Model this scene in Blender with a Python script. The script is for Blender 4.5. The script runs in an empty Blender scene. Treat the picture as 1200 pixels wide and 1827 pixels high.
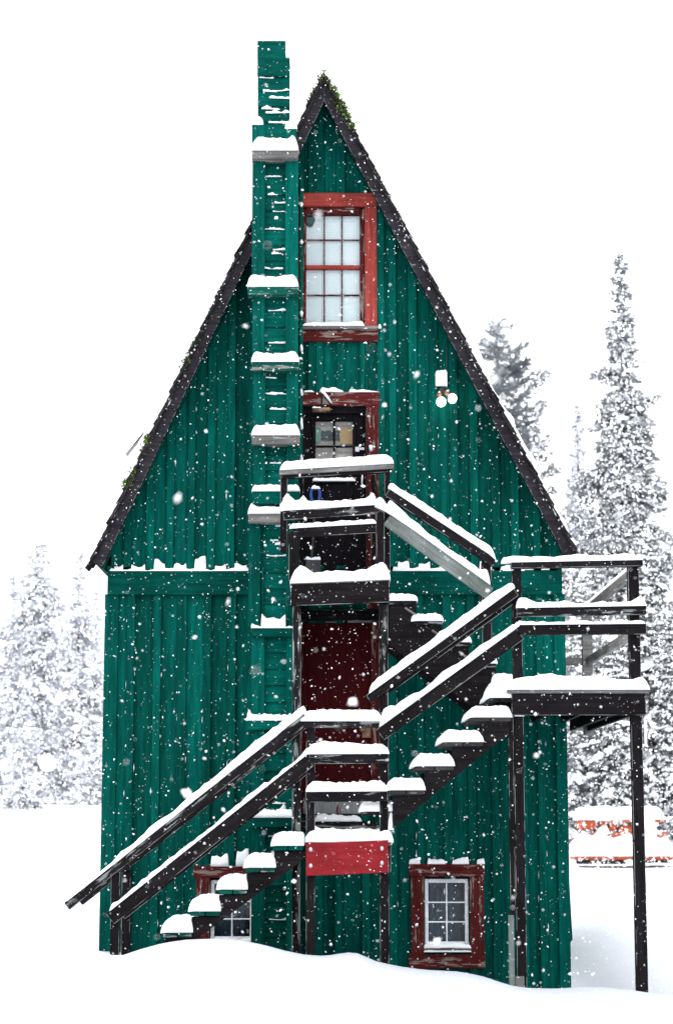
import bpy, bmesh, math, random
import numpy as np
from mathutils import Vector, Matrix, noise

random.seed(7)
rng = np.random.default_rng(7)
S = bpy.context.scene
COL = S.collection

# ------------------------------------------------------------------ camera, world, sun, exposure
F_PX, CX, CY = 3600.0, 600.0, 913.5
PITCH = math.atan(0.152)
EYE = 1.5                 # eye height above the lowest ground by the cabin
DIST = 19.5               # metres from the lens to the cabin front (plane Y = 0)
cam = bpy.data.cameras.new('camera')
cam.sensor_fit = 'VERTICAL'
cam.sensor_height = 36.0
cam.lens = 36.0 * F_PX / 1827.0
cam.clip_start, cam.clip_end = 0.1, 2000
cam.dof.use_dof = True
cam.dof.focus_distance = 18.9
cam.dof.aperture_fstop = 2.8
camo = bpy.data.objects.new('camera', cam)
COL.objects.link(camo)
camo.location = (0, -DIST, EYE)
camo.rotation_euler = (math.pi / 2 + PITCH, 0, 0)
S.camera = camo

SUN_EL, SUN_AZ = math.radians(58), math.radians(335)
world = bpy.data.worlds.new('World')
S.world = world
world.use_nodes = True
wn, wl = world.node_tree.nodes, world.node_tree.links
wn.clear()
sky = wn.new('ShaderNodeTexSky')
sky.sky_type = 'NISHITA'
sky.sun_disc = False
sky.sun_elevation = SUN_EL
sky.sun_rotation = SUN_AZ
sky.air_density, sky.dust_density, sky.ozone_density = 1.0, 6.0, 1.0
hsv = wn.new('ShaderNodeHueSaturation')
hsv.inputs['Saturation'].default_value = 0.10
cloud = wn.new('ShaderNodeMix')           # an even deck of snow cloud over the blue
cloud.data_type = 'RGBA'
cloud.inputs[0].default_value = 0.75
cloud.inputs[7].default_value = (6.6, 6.75, 7.0, 1)
bg = wn.new('ShaderNodeBackground')
bg.inputs['Strength'].default_value = 0.10
wo = wn.new('ShaderNodeOutputWorld')
# an overcast deck is brighter overhead than at the horizon (the usual overcast law, softened)
gco = wn.new('ShaderNodeTexCoord'); sep = wn.new('ShaderNodeSeparateXYZ')
ovc = wn.new('ShaderNodeMapRange'); ovc.inputs[1].default_value = 0.0; ovc.inputs[2].default_value = 1.0
ovc.inputs[3].default_value = 1.0; ovc.inputs[4].default_value = 3.0
dcol = wn.new('ShaderNodeVectorMath'); dcol.operation = 'SCALE'; dcol.inputs[0].default_value = (4.1, 4.2, 4.4)
wl.new(gco.outputs['Generated'], sep.inputs[0]); wl.new(sep.outputs['Z'], ovc.inputs[0])
wl.new(ovc.outputs[0], dcol.inputs['Scale']); wl.new(dcol.outputs[0], cloud.inputs[7])
wl.new(sky.outputs[0], hsv.inputs['Color'])
wl.new(hsv.outputs[0], cloud.inputs[6])
wl.new(cloud.outputs[2], bg.inputs['Color'])
wl.new(bg.outputs[0], wo.inputs['Surface'])

sl = bpy.data.lights.new('sun', 'SUN')
sl.energy = 1.1
sl.angle = math.radians(35)
sl.color = (1, 0.97, 0.93)
so = bpy.data.objects.new('sun', sl)
COL.objects.link(so)
_sd = Vector((math.sin(SUN_AZ) * math.cos(SUN_EL), math.cos(SUN_AZ) * math.cos(SUN_EL), math.sin(SUN_EL)))
so.rotation_euler = _sd.to_track_quat('Z', 'Y').to_euler()
so.location = (-10, -30, 40)

S.view_settings.view_transform = 'Standard'
S.view_settings.look = 'None'
S.view_settings.gamma = 1
S.view_settings.use_curve_mapping = False
S.view_settings.exposure = 1.88
S.render.engine = 'CYCLES'
S.cycles.use_denoising = True
S.cycles.max_bounces = 8
S.cycles.transparent_max_bounces = 12

# ------------------------------------------------------------------ from the lens to the place
_cp, _sp = math.cos(PITCH), math.sin(PITCH)

def W(x, y, Y):
    """World X, Z of the line of sight through (x, y) where it meets the upright plane at depth Y."""
    u, v = (x - CX) / F_PX, (CY - y) / F_PX
    dy, dz = _cp - v * _sp, _sp + v * _cp
    t = (Y + DIST) / dy
    return u * t, EYE + dz * t

def P(x, y, Y):
    a, b = W(x, y, Y)
    return Vector((a, Y, b))

# ------------------------------------------------------------------ materials
def new_mat(name):
    m = bpy.data.materials.new(name)
    m.use_nodes = True
    m.node_tree.nodes.clear()
    return m, m.node_tree.nodes, m.node_tree.links

def N(nodes, t, **kw):
    n = nodes.new(t)
    for k, v in kw.items():
        setattr(n, k, v)
    return n

def wood(name, base, worn, axis='X', wear=0.1, rough=0.7, vary=0.16, grain=0.45, patch=None, hue=0.0):
    """Painted, weathered timber. wear = how much paint has gone; patch = a second tone the paint fades to."""
    m, n, l = new_mat(name)
    tc = N(n, 'ShaderNodeTexCoord')
    oi = N(n, 'ShaderNodeObjectInfo')
    mul = N(n, 'ShaderNodeVectorMath', operation='SCALE')
    off = N(n, 'ShaderNodeCombineXYZ')
    for i in range(3):
        l.new(oi.outputs['Random'], off.inputs[i])
    l.new(off.outputs[0], mul.inputs[0]); mul.inputs['Scale'].default_value = 57.0
    add = N(n, 'ShaderNodeVectorMath', operation='ADD')
    l.new(tc.outputs['Object'], add.inputs[0]); l.new(mul.outputs[0], add.inputs[1])
    mp = N(n, 'ShaderNodeMapping')
    sc = {'X': (2.2, 34, 34), 'Z': (34, 34, 2.2)}[axis]
    mp.inputs['Scale'].default_value = sc
    l.new(add.outputs[0], mp.inputs[0])
    g = N(n, 'ShaderNodeTexNoise'); g.inputs['Scale'].default_value = 1.0; g.inputs['Detail'].default_value = 7; g.inputs['Roughness'].default_value = 0.65
    l.new(mp.outputs[0], g.inputs[0])
    mp2 = N(n, 'ShaderNodeMapping')
    mp2.inputs['Scale'].default_value = {'X': (2.0, 9, 9), 'Z': (9, 9, 2.0)}[axis]
    l.new(add.outputs[0], mp2.inputs[0])
    b = N(n, 'ShaderNodeTexNoise'); b.inputs['Scale'].default_value = 1.3; b.inputs['Detail'].default_value = 9; b.inputs['Roughness'].default_value = 0.72
    l.new(mp2.outputs[0], b.inputs[0])
    # grain tone
    r1 = N(n, 'ShaderNodeMapRange'); r1.inputs[1].default_value = 0.3; r1.inputs[2].default_value = 0.72
    r1.inputs[3].default_value = 1 - grain; r1.inputs[4].default_value = 1 + grain * 0.7
    l.new(g.outputs[0], r1.inputs[0])
    r2 = N(n, 'ShaderNodeMapRange'); r2.inputs[3].default_value = 1 - vary; r2.inputs[4].default_value = 1 + vary
    l.new(oi.outputs['Random'], r2.inputs[0])
    tone = N(n, 'ShaderNodeMath', operation='MULTIPLY')
    l.new(r1.outputs[0], tone.inputs[0]); l.new(r2.outputs[0], tone.inputs[1])
    gp = N(n, 'ShaderNodeNewGeometry')
    mp3 = N(n, 'ShaderNodeMapping'); mp3.inputs['Scale'].default_value = (1.5, 1.0, 0.55)
    l.new(gp.outputs['Position'], mp3.inputs[0])
    wx = N(n, 'ShaderNodeTexNoise'); wx.inputs['Scale'].default_value = 1.6; wx.inputs['Detail'].default_value = 6; wx.inputs['Roughness'].default_value = 0.6
    l.new(mp3.outputs[0], wx.inputs[0])
    r5 = N(n, 'ShaderNodeMapRange'); r5.inputs[1].default_value = 0.34; r5.inputs[2].default_value = 0.66
    r5.inputs[3].default_value = 0.74; r5.inputs[4].default_value = 1.16
    l.new(wx.outputs[0], r5.inputs[0])
    tone2 = N(n, 'ShaderNodeMath', operation='MULTIPLY')
    l.new(tone.outputs[0], tone2.inputs[0]); l.new(r5.outputs[0], tone2.inputs[1]); tone = tone2
    pm = N(n, 'ShaderNodeMix', data_type='RGBA')
    pm.inputs[6].default_value = (*base, 1)
    pm.inputs[7].default_value = (*(patch or [c * 1.35 for c in base]), 1)
    r3 = N(n, 'ShaderNodeMapRange'); r3.inputs[1].default_value = 0.38; r3.inputs[2].default_value = 0.68
    l.new(b.outputs[0], r3.inputs[0]); l.new(r3.outputs[0], pm.inputs[0])
    cs = N(n, 'ShaderNodeVectorMath', operation='SCALE')
    l.new(pm.outputs[2], cs.inputs[0]); l.new(tone.outputs[0], cs.inputs['Scale'])
    # paint gone along the grain
    wsum = N(n, 'ShaderNodeMath', operation='MULTIPLY_ADD')
    wsum.inputs[1].default_value = 0.45
    l.new(g.outputs[0], wsum.inputs[0])
    b2 = N(n, 'ShaderNodeTexNoise'); b2.inputs['Scale'].default_value = 2.3; b2.inputs['Detail'].default_value = 5; b2.inputs['Roughness'].default_value = 0.6
    l.new(mp2.outputs[0], b2.inputs[0])
    bs = N(n, 'ShaderNodeMath', operation='MULTIPLY'); bs.inputs[1].default_value = 0.55
    l.new(b2.outputs[0], bs.inputs[0]); l.new(bs.outputs[0], wsum.inputs[2])
    r4 = N(n, 'ShaderNodeMapRange')
    th = 0.70 - 0.36 * wear
    r4.inputs[1].default_value = th; r4.inputs[2].default_value = th + 0.035
    l.new(wsum.outputs[0], r4.inputs[0])
    wm = N(n, 'ShaderNodeMix', data_type='RGBA')
    wt = N(n, 'ShaderNodeVectorMath', operation='SCALE'); wt.inputs[0].default_value = worn
    l.new(r1.outputs[0], wt.inputs['Scale'])
    l.new(cs.outputs[0], wm.inputs[6]); l.new(wt.outputs[0], wm.inputs[7]); l.new(r4.outputs[0], wm.inputs[0])
    bump = N(n, 'ShaderNodeBump'); bump.inputs['Strength'].default_value = 0.5; bump.inputs['Distance'].default_value = 0.006
    l.new(g.outputs[0], bump.inputs['Height'])
    p = N(n, 'ShaderNodeBsdfPrincipled'); p.inputs['Roughness'].default_value = rough
    p.inputs['Specular IOR Level'].default_value = 0.03
    l.new(wm.outputs[2], p.inputs['Base Color']); l.new(bump.outputs[0], p.inputs['Normal'])
    o = N(n, 'ShaderNodeOutputMaterial'); l.new(p.outputs[0], o.inputs[0])
    return m

def plain(name, base, rough=0.6, metal=0.0, var=0.15, scale=6.0, bump=0.0, emit=None, spec=0.3):
    m, n, l = new_mat(name)
    tc = N(n, 'ShaderNodeTexCoord')
    t = N(n, 'ShaderNodeTexNoise'); t.inputs['Scale'].default_value = scale; t.inputs['Detail'].default_value = 6
    l.new(tc.outputs['Object'], t.inputs[0])
    r = N(n, 'ShaderNodeMapRange'); r.inputs[3].default_value = 1 - var; r.inputs[4].default_value = 1 + var
    l.new(t.outputs[0], r.inputs[0])
    s = N(n, 'ShaderNodeVectorMath', operation='SCALE'); s.inputs[0].default_value = base
    l.new(r.outputs[0], s.inputs['Scale'])
    p = N(n, 'ShaderNodeBsdfPrincipled')
    p.inputs['Roughness'].default_value = rough; p.inputs['Metallic'].default_value = metal
    p.inputs['Specular IOR Level'].default_value = spec
    l.new(s.outputs[0], p.inputs['Base Color'])
    if bump:
        b = N(n, 'ShaderNodeBump'); b.inputs['Strength'].default_value = 0.6; b.inputs['Distance'].default_value = bump
        l.new(t.outputs[0], b.inputs['Height']); l.new(b.outputs[0], p.inputs['Normal'])
    if emit:
        p.inputs['Emission Color'].default_value = (*emit[0], 1); p.inputs['Emission Strength'].default_value = emit[1]
    o = N(n, 'ShaderNodeOutputMaterial'); l.new(p.outputs[0], o.inputs[0])
    return m

def glass_mat():
    m, n, l = new_mat('window_glass')
    tr = N(n, 'ShaderNodeBsdfTransparent'); tr.inputs[0].default_value = (0.94, 0.97, 0.975, 1)
    gl = N(n, 'ShaderNodeBsdfGlossy'); gl.inputs['Roughness'].default_value = 0.03
    fr = N(n, 'ShaderNodeFresnel'); fr.inputs[0].default_value = 1.30
    tc = N(n, 'ShaderNodeTexCoord'); t = N(n, 'ShaderNodeTexNoise'); t.inputs['Scale'].default_value = 3.0
    l.new(tc.outputs['Object'], t.inputs[0])
    b = N(n, 'ShaderNodeBump'); b.inputs['Strength'].default_value = 0.12; b.inputs['Distance'].default_value = 0.02
    l.new(t.outputs[0], b.inputs['Height']); l.new(b.outputs[0], gl.inputs['Normal'])
    mx = N(n, 'ShaderNodeMixShader')
    l.new(fr.outputs[0], mx.inputs[0]); l.new(tr.outputs[0], mx.inputs[1]); l.new(gl.outputs[0], mx.inputs[2])
    o = N(n, 'ShaderNodeOutputMaterial'); l.new(mx.outputs[0], o.inputs[0])
    return m

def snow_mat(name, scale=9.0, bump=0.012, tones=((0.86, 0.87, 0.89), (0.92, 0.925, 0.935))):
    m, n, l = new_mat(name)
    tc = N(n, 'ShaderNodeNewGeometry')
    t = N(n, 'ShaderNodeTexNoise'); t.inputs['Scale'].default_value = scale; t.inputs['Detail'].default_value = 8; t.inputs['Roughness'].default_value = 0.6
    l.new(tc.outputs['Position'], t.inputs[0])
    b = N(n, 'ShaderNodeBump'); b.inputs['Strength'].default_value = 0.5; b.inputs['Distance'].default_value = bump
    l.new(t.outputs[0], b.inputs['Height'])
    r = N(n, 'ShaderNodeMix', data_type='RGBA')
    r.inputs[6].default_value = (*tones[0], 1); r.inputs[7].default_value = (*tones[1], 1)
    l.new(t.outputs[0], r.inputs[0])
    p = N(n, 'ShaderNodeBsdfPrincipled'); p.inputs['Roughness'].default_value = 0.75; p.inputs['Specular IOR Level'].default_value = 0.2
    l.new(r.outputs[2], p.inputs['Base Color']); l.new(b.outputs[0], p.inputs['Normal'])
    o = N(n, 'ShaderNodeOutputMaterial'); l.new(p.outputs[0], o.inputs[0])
    return m

GREY = (0.19, 0.185, 0.175)
GREEN, GREEN2 = (0.0001, 0.065, 0.0510), (0.0004, 0.094, 0.074)
M = {}
for ax in 'XZ':
    M['green' + ax] = wood('green_painted_wood_' + ax, GREEN, (0.06, 0.13, 0.11), ax, 0.07, patch=GREEN2, vary=0.28)
    M['char' + ax] = wood('charcoal_painted_wood_' + ax, (0.0085, 0.0072, 0.0082), (0.15, 0.155, 0.15), ax, 0.2, patch=(0.0150, 0.0128, 0.0140))
    M['charold' + ax] = wood('flaking_charcoal_wood_' + ax, (0.0105, 0.0092, 0.0100), (0.17, 0.18, 0.175), ax, 0.46, patch=(0.018, 0.016, 0.018))
    M['oldgrey' + ax] = wood('darkened_grey_wood_' + ax, (0.055, 0.054, 0.051), (0.22, 0.22, 0.21), ax, 0.34, patch=(0.03, 0.029, 0.028))
    M['rake' + ax] = wood('rake_board_paint_' + ax, (0.024, 0.0215, 0.0255), (0.20, 0.21, 0.205), ax, 0.2, patch=(0.036, 0.033, 0.038))
    M['edge' + ax] = wood('worn_board_edge_' + ax, (0.015, 0.013, 0.015), (0.21, 0.22, 0.21), ax, 0.62)
    M['greenedge' + ax] = wood('worn_green_edge_' + ax, (0.0004, 0.05, 0.037), (0.12, 0.19, 0.17), ax, 0.22)
    M['red' + ax] = wood('red_painted_wood_' + ax, (0.30, 0.044, 0.036), (0.40, 0.30, 0.27), ax, 0.26, patch=(0.37, 0.068, 0.055))
    M['oldred' + ax] = wood('weathered_red_wood_' + ax, (0.066, 0.0105, 0.0105), (0.19, 0.145, 0.125), ax, 0.46, patch=(0.105, 0.019, 0.018))
    M['grey' + ax] = wood('bare_grey_wood_' + ax, GREY, (0.28, 0.28, 0.265), ax, 0.3, patch=(0.12, 0.115, 0.11))
    M['pale' + ax] = wood('bleached_pale_wood_' + ax, (0.20, 0.215, 0.205), (0.014, 0.013, 0.014), ax, 0.36, patch=(0.13, 0.165, 0.145))
    M['greygreen' + ax] = wood('green_paint_flaked_to_grey_' + ax, (0.004, 0.060, 0.045), (0.20, 0.20, 0.19), ax, 0.46)
    M['white' + ax] = wood('white_painted_frame_' + ax, (0.78, 0.79, 0.81), (0.4, 0.4, 0.4), ax, 0.05, grain=0.1, vary=0.04)
M['doorred'] = wood('dark_red_door_paint', (0.036, 0.0035, 0.0045), (0.16, 0.15, 0.14), 'Z', 0.06, grain=0.25)
M['doorblack'] = wood('black_door_paint', (0.008, 0.0068, 0.0085), (0.06, 0.055, 0.055), 'Z', 0.06, grain=0.3)
M['peel'] = wood('door_foot_peeling', (0.22, 0.225, 0.225), (0.09, 0.014, 0.014), 'Z', 0.42)
M['redboard'] = wood('red_landing_board_paint', (0.185, 0.0145, 0.018), (0.35, 0.3, 0.3), 'X', 0.04, grain=0.12, vary=0.02)
M['glass'] = glass_mat()
M['blind'] = plain('white_blind', (0.86, 0.88, 0.88), 0.8, var=0.05)
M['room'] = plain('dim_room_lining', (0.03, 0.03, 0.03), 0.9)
M['reflection_curtain'] = plain('reflection_blue_curtain', (0.055, 0.105, 0.165), 0.9, var=0.4)  # blue-grey reflection of the panes is put into this colour
M['snow'] = snow_mat('snow', 9, 0.012)
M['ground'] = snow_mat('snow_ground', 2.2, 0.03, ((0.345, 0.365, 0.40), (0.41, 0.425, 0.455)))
M['shake'] = wood('cedar_shake', (0.026, 0.023, 0.025), (0.11, 0.105, 0.10), 'X', 0.22, vary=0.3)
M['moss'] = plain('moss', (0.070, 0.115, 0.012), 0.95, var=0.4, scale=30)
M['bark'] = plain('bark', (0.10, 0.085, 0.08), 0.95, var=0.4, scale=9, bump=0.03)
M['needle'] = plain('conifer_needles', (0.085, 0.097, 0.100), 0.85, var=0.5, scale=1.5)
M['needlefar'] = plain('haze_pale_conifer_needles', (0.52, 0.535, 0.57), 0.9, var=0.2, scale=1.5)  # the white veil of air before far trees is mixed into this colour
M['needlemid'] = plain('haze_grey_conifer_needles', (0.23, 0.245, 0.255), 0.9, var=0.4, scale=1.5)  # needle green lifted to grey: the mist is painted in
M['needlepale'] = plain('pale_pine_needles', (0.27, 0.285, 0.30), 0.9, var=0.3, scale=1.5)  # fading with distance is put into the pine's colour
M['metal'] = plain('dull_metal', (0.45, 0.45, 0.46), 0.4, 0.8)
M['brass'] = plain('aged_brass', (0.20, 0.12, 0.07), 0.45, 0.6)
M['black'] = plain('black_rubber', (0.02, 0.02, 0.022), 0.8)
M['orange'] = plain('orange_machine_paint', (0.40, 0.072, 0.022), 0.6, var=0.2)
M['plastic'] = plain('white_plastic_box', (0.80, 0.80, 0.80), 0.5, var=0.02)
M['bulb'] = plain('lit_bulb', (0.9, 0.85, 0.8), 0.4, var=0.0, emit=((1.0, 0.86, 0.76), 2.2))
M['blue'] = plain('blue_plastic_grip', (0.012, 0.07, 0.32), 0.4, var=0.1)
M['shovel'] = plain('dark_shovel_blade', (0.03, 0.032, 0.036), 0.5)
M['flag'] = [plain('cloth_green', (0.16, 0.36, 0.26), 0.9), plain('cloth_navy', (0.045, 0.06, 0.075), 0.9), plain('cloth_ochre', (0.5, 0.30, 0.12), 0.9)]
M['panel'] = wood('brown_ceiling_boards', (0.55, 0.46, 0.41), (0.35, 0.28, 0.25), 'X', 0.2)
EDGE = {'greenX': 'greenedgeX', 'greenZ': 'greenedgeZ', 'rakeX': 'edgeX', 'charX': 'edgeX', 'charZ': 'edgeZ', 'charoldX': 'edgeX', 'charoldZ': 'edgeZ'}

# ------------------------------------------------------------------ object helpers
def tag(o, label=None, cat=None, group=None, kind=None):
    for k, v in (('label', label), ('category', cat), ('group', group), ('kind', kind)):
        if v:
            o[k] = v
    return o

WM = {}                                # world matrix of everything that may carry parts

def root(name, loc, label, cat, group=None):
    o = bpy.data.objects.new(name, None)
    COL.objects.link(o)
    o.location = loc
    WM[o] = Matrix.Translation(Vector(loc))
    return tag(o, label, cat, group)

def link(name, me, mats, parent=None, loc=(0, 0, 0), rot=None, smooth=False):
    """Links a mesh whose vertices are relative to the world point loc, turned by rot."""
    o = bpy.data.objects.new(name, me)
    for m in (mats if isinstance(mats, (list, tuple)) else [mats]):
        me.materials.append(m)
    COL.objects.link(o)
    w = Matrix.Translation(Vector(loc))
    if rot is not None:
        w = w @ rot.to_matrix().to_4x4()
    WM[o] = w
    if parent is not None:
        o.parent = parent
        w = WM[parent].inverted() @ w
    o.matrix_basis = w
    if smooth:
        me.polygons.foreach_set('use_smooth', [True] * len(me.polygons))
    return o

def mesh(name, verts, faces):
    me = bpy.data.meshes.new(name)
    me.from_pydata([tuple(v) for v in verts], [], faces)
    me.update()
    return me

def centred(name, verts, faces, mats, parent=None, smooth=False, mi=None):
    v = np.array([tuple(q) for q in verts], float)
    c = (v.min(0) + v.max(0)) / 2
    me = mesh(name, v - c, faces)
    if mi is not None:
        me.polygons.foreach_set('material_index', mi)
    return link(name, me, mats, parent, c, None, smooth)

def bevel_box(hx, hy, hz, b):
    b = min(b, hx * .45, hy * .45, hz * .45)
    V, idx = [], {}
    for sx in (-1, 1):
        for sy in (-1, 1):
            for sz in (-1, 1):
                for a in range(3):
                    q = [sx * (hx - b), sy * (hy - b), sz * (hz - b)]
                    q[a] += (sx, sy, sz)[a] * b
                    idx[(sx, sy, sz, a)] = len(V)
                    V.append(q)
    F, MI = [], []
    def quad(ks, mi):
        p = [Vector(V[idx[k]]) for k in ks]
        nrm = (p[1] - p[0]).cross(p[2] - p[0])
        c = sum(p, Vector()) / len(p)
        ii = [idx[k] for k in ks]
        F.append(ii if nrm.dot(c) > 0 else ii[::-1]); MI.append(mi)
    for a in range(3):
        o1, o2 = [i for i in range(3) if i != a]
        for s in (-1, 1):
            ks = []
            for (p, q) in ((-1, -1), (1, -1), (1, 1), (-1, 1)):
                k = [0, 0, 0]; k[a] = s; k[o1] = p; k[o2] = q
                ks.append((*k, a))
            quad(ks, 0)
    for a in range(3):
        o1, o2 = [i for i in range(3) if i != a]
        for p in (-1, 1):
            for q in (-1, 1):
                ks = []
                for s, f in ((-1, o1), (1, o1), (1, o2), (-1, o2)):
                    k = [0, 0, 0]; k[a] = s; k[o1] = p; k[o2] = q
                    ks.append((*k, f))
                quad(ks, 1)
    for sx in (-1, 1):
        for sy in (-1, 1):
            for sz in (-1, 1):
                quad([(sx, sy, sz, 0), (sx, sy, sz, 1), (sx, sy, sz, 2)], 1)
    return V, F, MI

def beam(name, p0, p1, w, d, mat, parent=None, b=0.004, roll=0.0):
    """A board from p0 to p1 (its local X); w across, upright or square to the run; d in depth."""
    p0, p1 = Vector(p0), Vector(p1)
    X = (p1 - p0).normalized()
    if abs(X.y) > 0.9:
        Y = Vector((-1, 0, 0)); Y = (Y - X * Y.dot(X)).normalized()
    else:
        Y = Vector((0, 1, 0)); Y = (Y - X * Y.dot(X)).normalized()
    Z = X.cross(Y)
    R = Matrix((X, Y, Z)).transposed()
    if roll:
        R = R @ Matrix.Rotation(roll, 3, 'X')
    V, F, MI = bevel_box((p1 - p0).length / 2, d / 2, w / 2, b)
    me = mesh(name, V, F)
    me.polygons.foreach_set('material_index', MI)
    return link(name, me, [M[mat], M[EDGE.get(mat, mat)]], parent, (p0 + p1) / 2, R.to_euler())

def pbeam(name, x0, y0, x1, y1, wpx, Y, d, mat, parent=None, **kw):
    """A board whose front face lies at depth Y; ends and width as sighted through the lens."""
    a, c = P(x0, y0, Y), P(x1, y1, Y)
    sc = (P(x0 + 50, y0, Y) - P(x0 - 50, y0, Y)).length / 100
    for q in (a, c):
        q.y = Y + d / 2
    return beam(name, a, c, wpx * sc, d, mat, parent, **kw)

def pbox(name, x0, x1, y0, y1, Y, d, mat, parent=None, upright=None, **kw):
    """An upright board, front face at depth Y, edges sighted through the lens."""
    xm, ym = (x0 + x1) / 2, (y0 + y1) / 2
    Xa, Xb = W(x0, ym, Y)[0], W(x1, ym, Y)[0]
    Za, Zb = W(xm, y1, Y)[1], W(xm, y0, Y)[1]
    return wbox(name, Xa, Xb, Za, Zb, Y, d, mat, parent, upright, **kw)

def wbox(name, Xa, Xb, Za, Zb, Y, d, mat, parent=None, upright=None, **kw):
    if upright is None:
        upright = (Zb - Za) > (Xb - Xa)
    if upright:
        return beam(name, ((Xa + Xb) / 2, Y + d / 2, Za), ((Xa + Xb) / 2, Y + d / 2, Zb), Xb - Xa, d, mat, parent, **kw)
    return beam(name, (Xa, Y + d / 2, (Za + Zb) / 2), (Xb, Y + d / 2, (Za + Zb) / 2), Zb - Za, d, mat, parent, **kw)

def inset(pts, c):
    out, n = [], len(pts)
    for i in range(n):
        a, b, d = Vector(pts[i - 1]), Vector(pts[i]), Vector(pts[(i + 1) % n])
        e1, e2 = (b - a), (d - b)
        if e1.length < 1e-6 or e2.length < 1e-6:
            out.append(tuple(b)); continue
        e1.normalize(); e2.normalize()
        n1, n2 = Vector((-e1.y, e1.x)), Vector((-e2.y, e2.x))
        k = 1 + n1.dot(n2)
        out.append(tuple(b + (n1 + n2) * (c / max(k, 0.3))))
    return out

def prism(name, pts, Y0, Y1, mats, parent=None, c=0.004):
    """Polygon pts (X, Z) extruded from its front face at Y0 back to Y1, the front arris eased by c."""
    area = sum(pts[i - 1][0] * pts[i][1] - pts[i][0] * pts[i - 1][1] for i in range(len(pts)))
    if area < 0:
        pts = pts[::-1]
    n = len(pts)
    fr = inset(pts, c) if c else pts
    V = [(x, Y0, z) for x, z in fr] + [(x, Y0 + (c or 0.001), z) for x, z in pts] + [(x, Y1, z) for x, z in pts]
    F = [list(range(n)), list(range(3 * n - 1, 2 * n - 1, -1))]
    MI = [0, 0]
    for i in range(n):
        j = (i + 1) % n
        F.append([i, n + i, n + j, j]); MI.append(1)
        F.append([n + i, 2 * n + i, 2 * n + j, n + j]); MI.append(0)
    key = mats if isinstance(mats, str) else None
    mm = [M[key], M[EDGE.get(key, key)]] if key else mats
    return centred(name, V, F, mm, parent, mi=MI)

def boxes(name, lst, mat, parent=None, b=0.003):
    """Several blocks (x0, x1, y0, y1, z0, z1) that make one part."""
    V, F = [], []
    for (x0, x1, y0, y1, z0, z1) in lst:
        v, f, _ = bevel_box((x1 - x0) / 2, (y1 - y0) / 2, (z1 - z0) / 2, b)
        o = len(V)
        V += [(a + (x0 + x1) / 2, q + (y0 + y1) / 2, c + (z0 + z1) / 2) for a, q, c in v]
        F += [[i + o for i in k] for k in f]
    return centred(name, V, F, M[mat] if isinstance(mat, str) else mat, parent)

def fn(x, y=0.0, z=0.0):
    return noise.noise(Vector((x, y, z)))

SEED = [0.0]
def snow(path, y0, y1, h, parent=None, over=0.012, rough=0.25, round_=0.9, humps=(), lean=(0, 0), name='snow_cap', sink=0.004, ragged=0.0, freq=5.0, ends=None):
    """Snow lying along path [(X, Z), ...] (the top of what carries it), between depths y0 and y1, about h deep."""
    SEED[0] += 7.31
    sd = SEED[0]
    y0, y1 = y0 - over, y1 + over
    pts = [Vector(p) for p in path]
    seg = [(pts[i + 1] - pts[i]).length for i in range(len(pts) - 1)]
    L = sum(seg)
    r = min(h * round_, L * 0.45, 0.2)
    ry = min(h * 0.85, (y1 - y0) * 0.48)
    ra, rb_ = (ends[0] * h, ends[1] * h) if ends else (r, r)
    q_ = (0, .05, .2, .45, .75, 1.1)
    m = max(4, min(90, int((L - 1.1 * (ra + rb_)) / max(0.02, min(0.05, L / 24)))))
    ss = [v * ra for v in q_] + [1.1 * ra + (L - 1.1 * (ra + rb_)) * i / m for i in range(1, m)] + [L - v * rb_ for v in q_[::-1]]
    Dy = y1 - y0
    tt = [0, .06 * ry, .22 * ry, .5 * ry, .8 * ry, 1.1 * ry]
    k = max(1, min(14, int((Dy - 2.2 * ry) / 0.06)))
    tt = tt + [1.1 * ry + (Dy - 2.2 * ry) * i / k for i in range(1, k)] + [Dy - q for q in tt[::-1]]
    tt = sorted(set(max(0, min(Dy, q)) for q in tt))
    def at(s):
        s = max(0, min(L, s)); i = 0
        while i < len(seg) - 1 and s > seg[i]:
            s -= seg[i]; i += 1
        return pts[i].lerp(pts[i + 1], s / seg[i])
    V = []
    ns, nt = len(ss), len(tt)
    for s in ss:
        b = at(s)
        e = min(1, s / ra, (L - s) / rb_)
        fs = math.sqrt(max(0, 1 - (1 - e) ** 2))
        u = s / L
        hs = h * (1 + rough * (fn(s * freq, sd) * 1.2 + 0.5 * fn(s * freq * 3.1, sd + 9)))
        hs += 0.015 * fn(s * 27, sd + 31) + 0.006 * fn(s * 70, sd + 47)
        if ragged:
            hs *= max(0.12, 1 + ragged * fn(s * 17, sd + 3) * 2)
        for (hu, hw, hh) in humps:
            hs += hh * math.exp(-((u - hu) / hw) ** 2)
        for t in tt:
            e2 = min(1, min(t, Dy - t) / ry)
            ft = math.sqrt(max(0, 1 - (1 - e2) ** 2))
            hh2 = hs * fs * ft * (1 + 0.12 * fn(s * 6, t * 6 + sd, 4.2))
            wob = 0.010 * fn(s * 11, sd + 20, t) * (1 - e2)
            V.append((b.x + lean[0] * hh2, y0 + t + wob, b.y - sink + hh2))
    F = []
    for i in range(ns - 1):
        for j in range(nt - 1):
            a = i * nt + j
            F.append((a, a + nt, a + nt + 1, a + 1))
        a = i * nt
        F.append((a, a + nt - 1, a + 2 * nt - 1, a + nt))
    return centred(name, V, F, M['snow'], parent, smooth=True)

def psnow(pxs, Y, y0, y1, hpx, parent=None, **kw):
    """snow() with its resting line sighted at depth Y and its depth in sighted units."""
    return snow([W(x, y, Y) for x, y in pxs], y0, y1, hpx / 205.0 * (1 + (Y + 1.9) / 17.6), parent, **kw)

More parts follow.
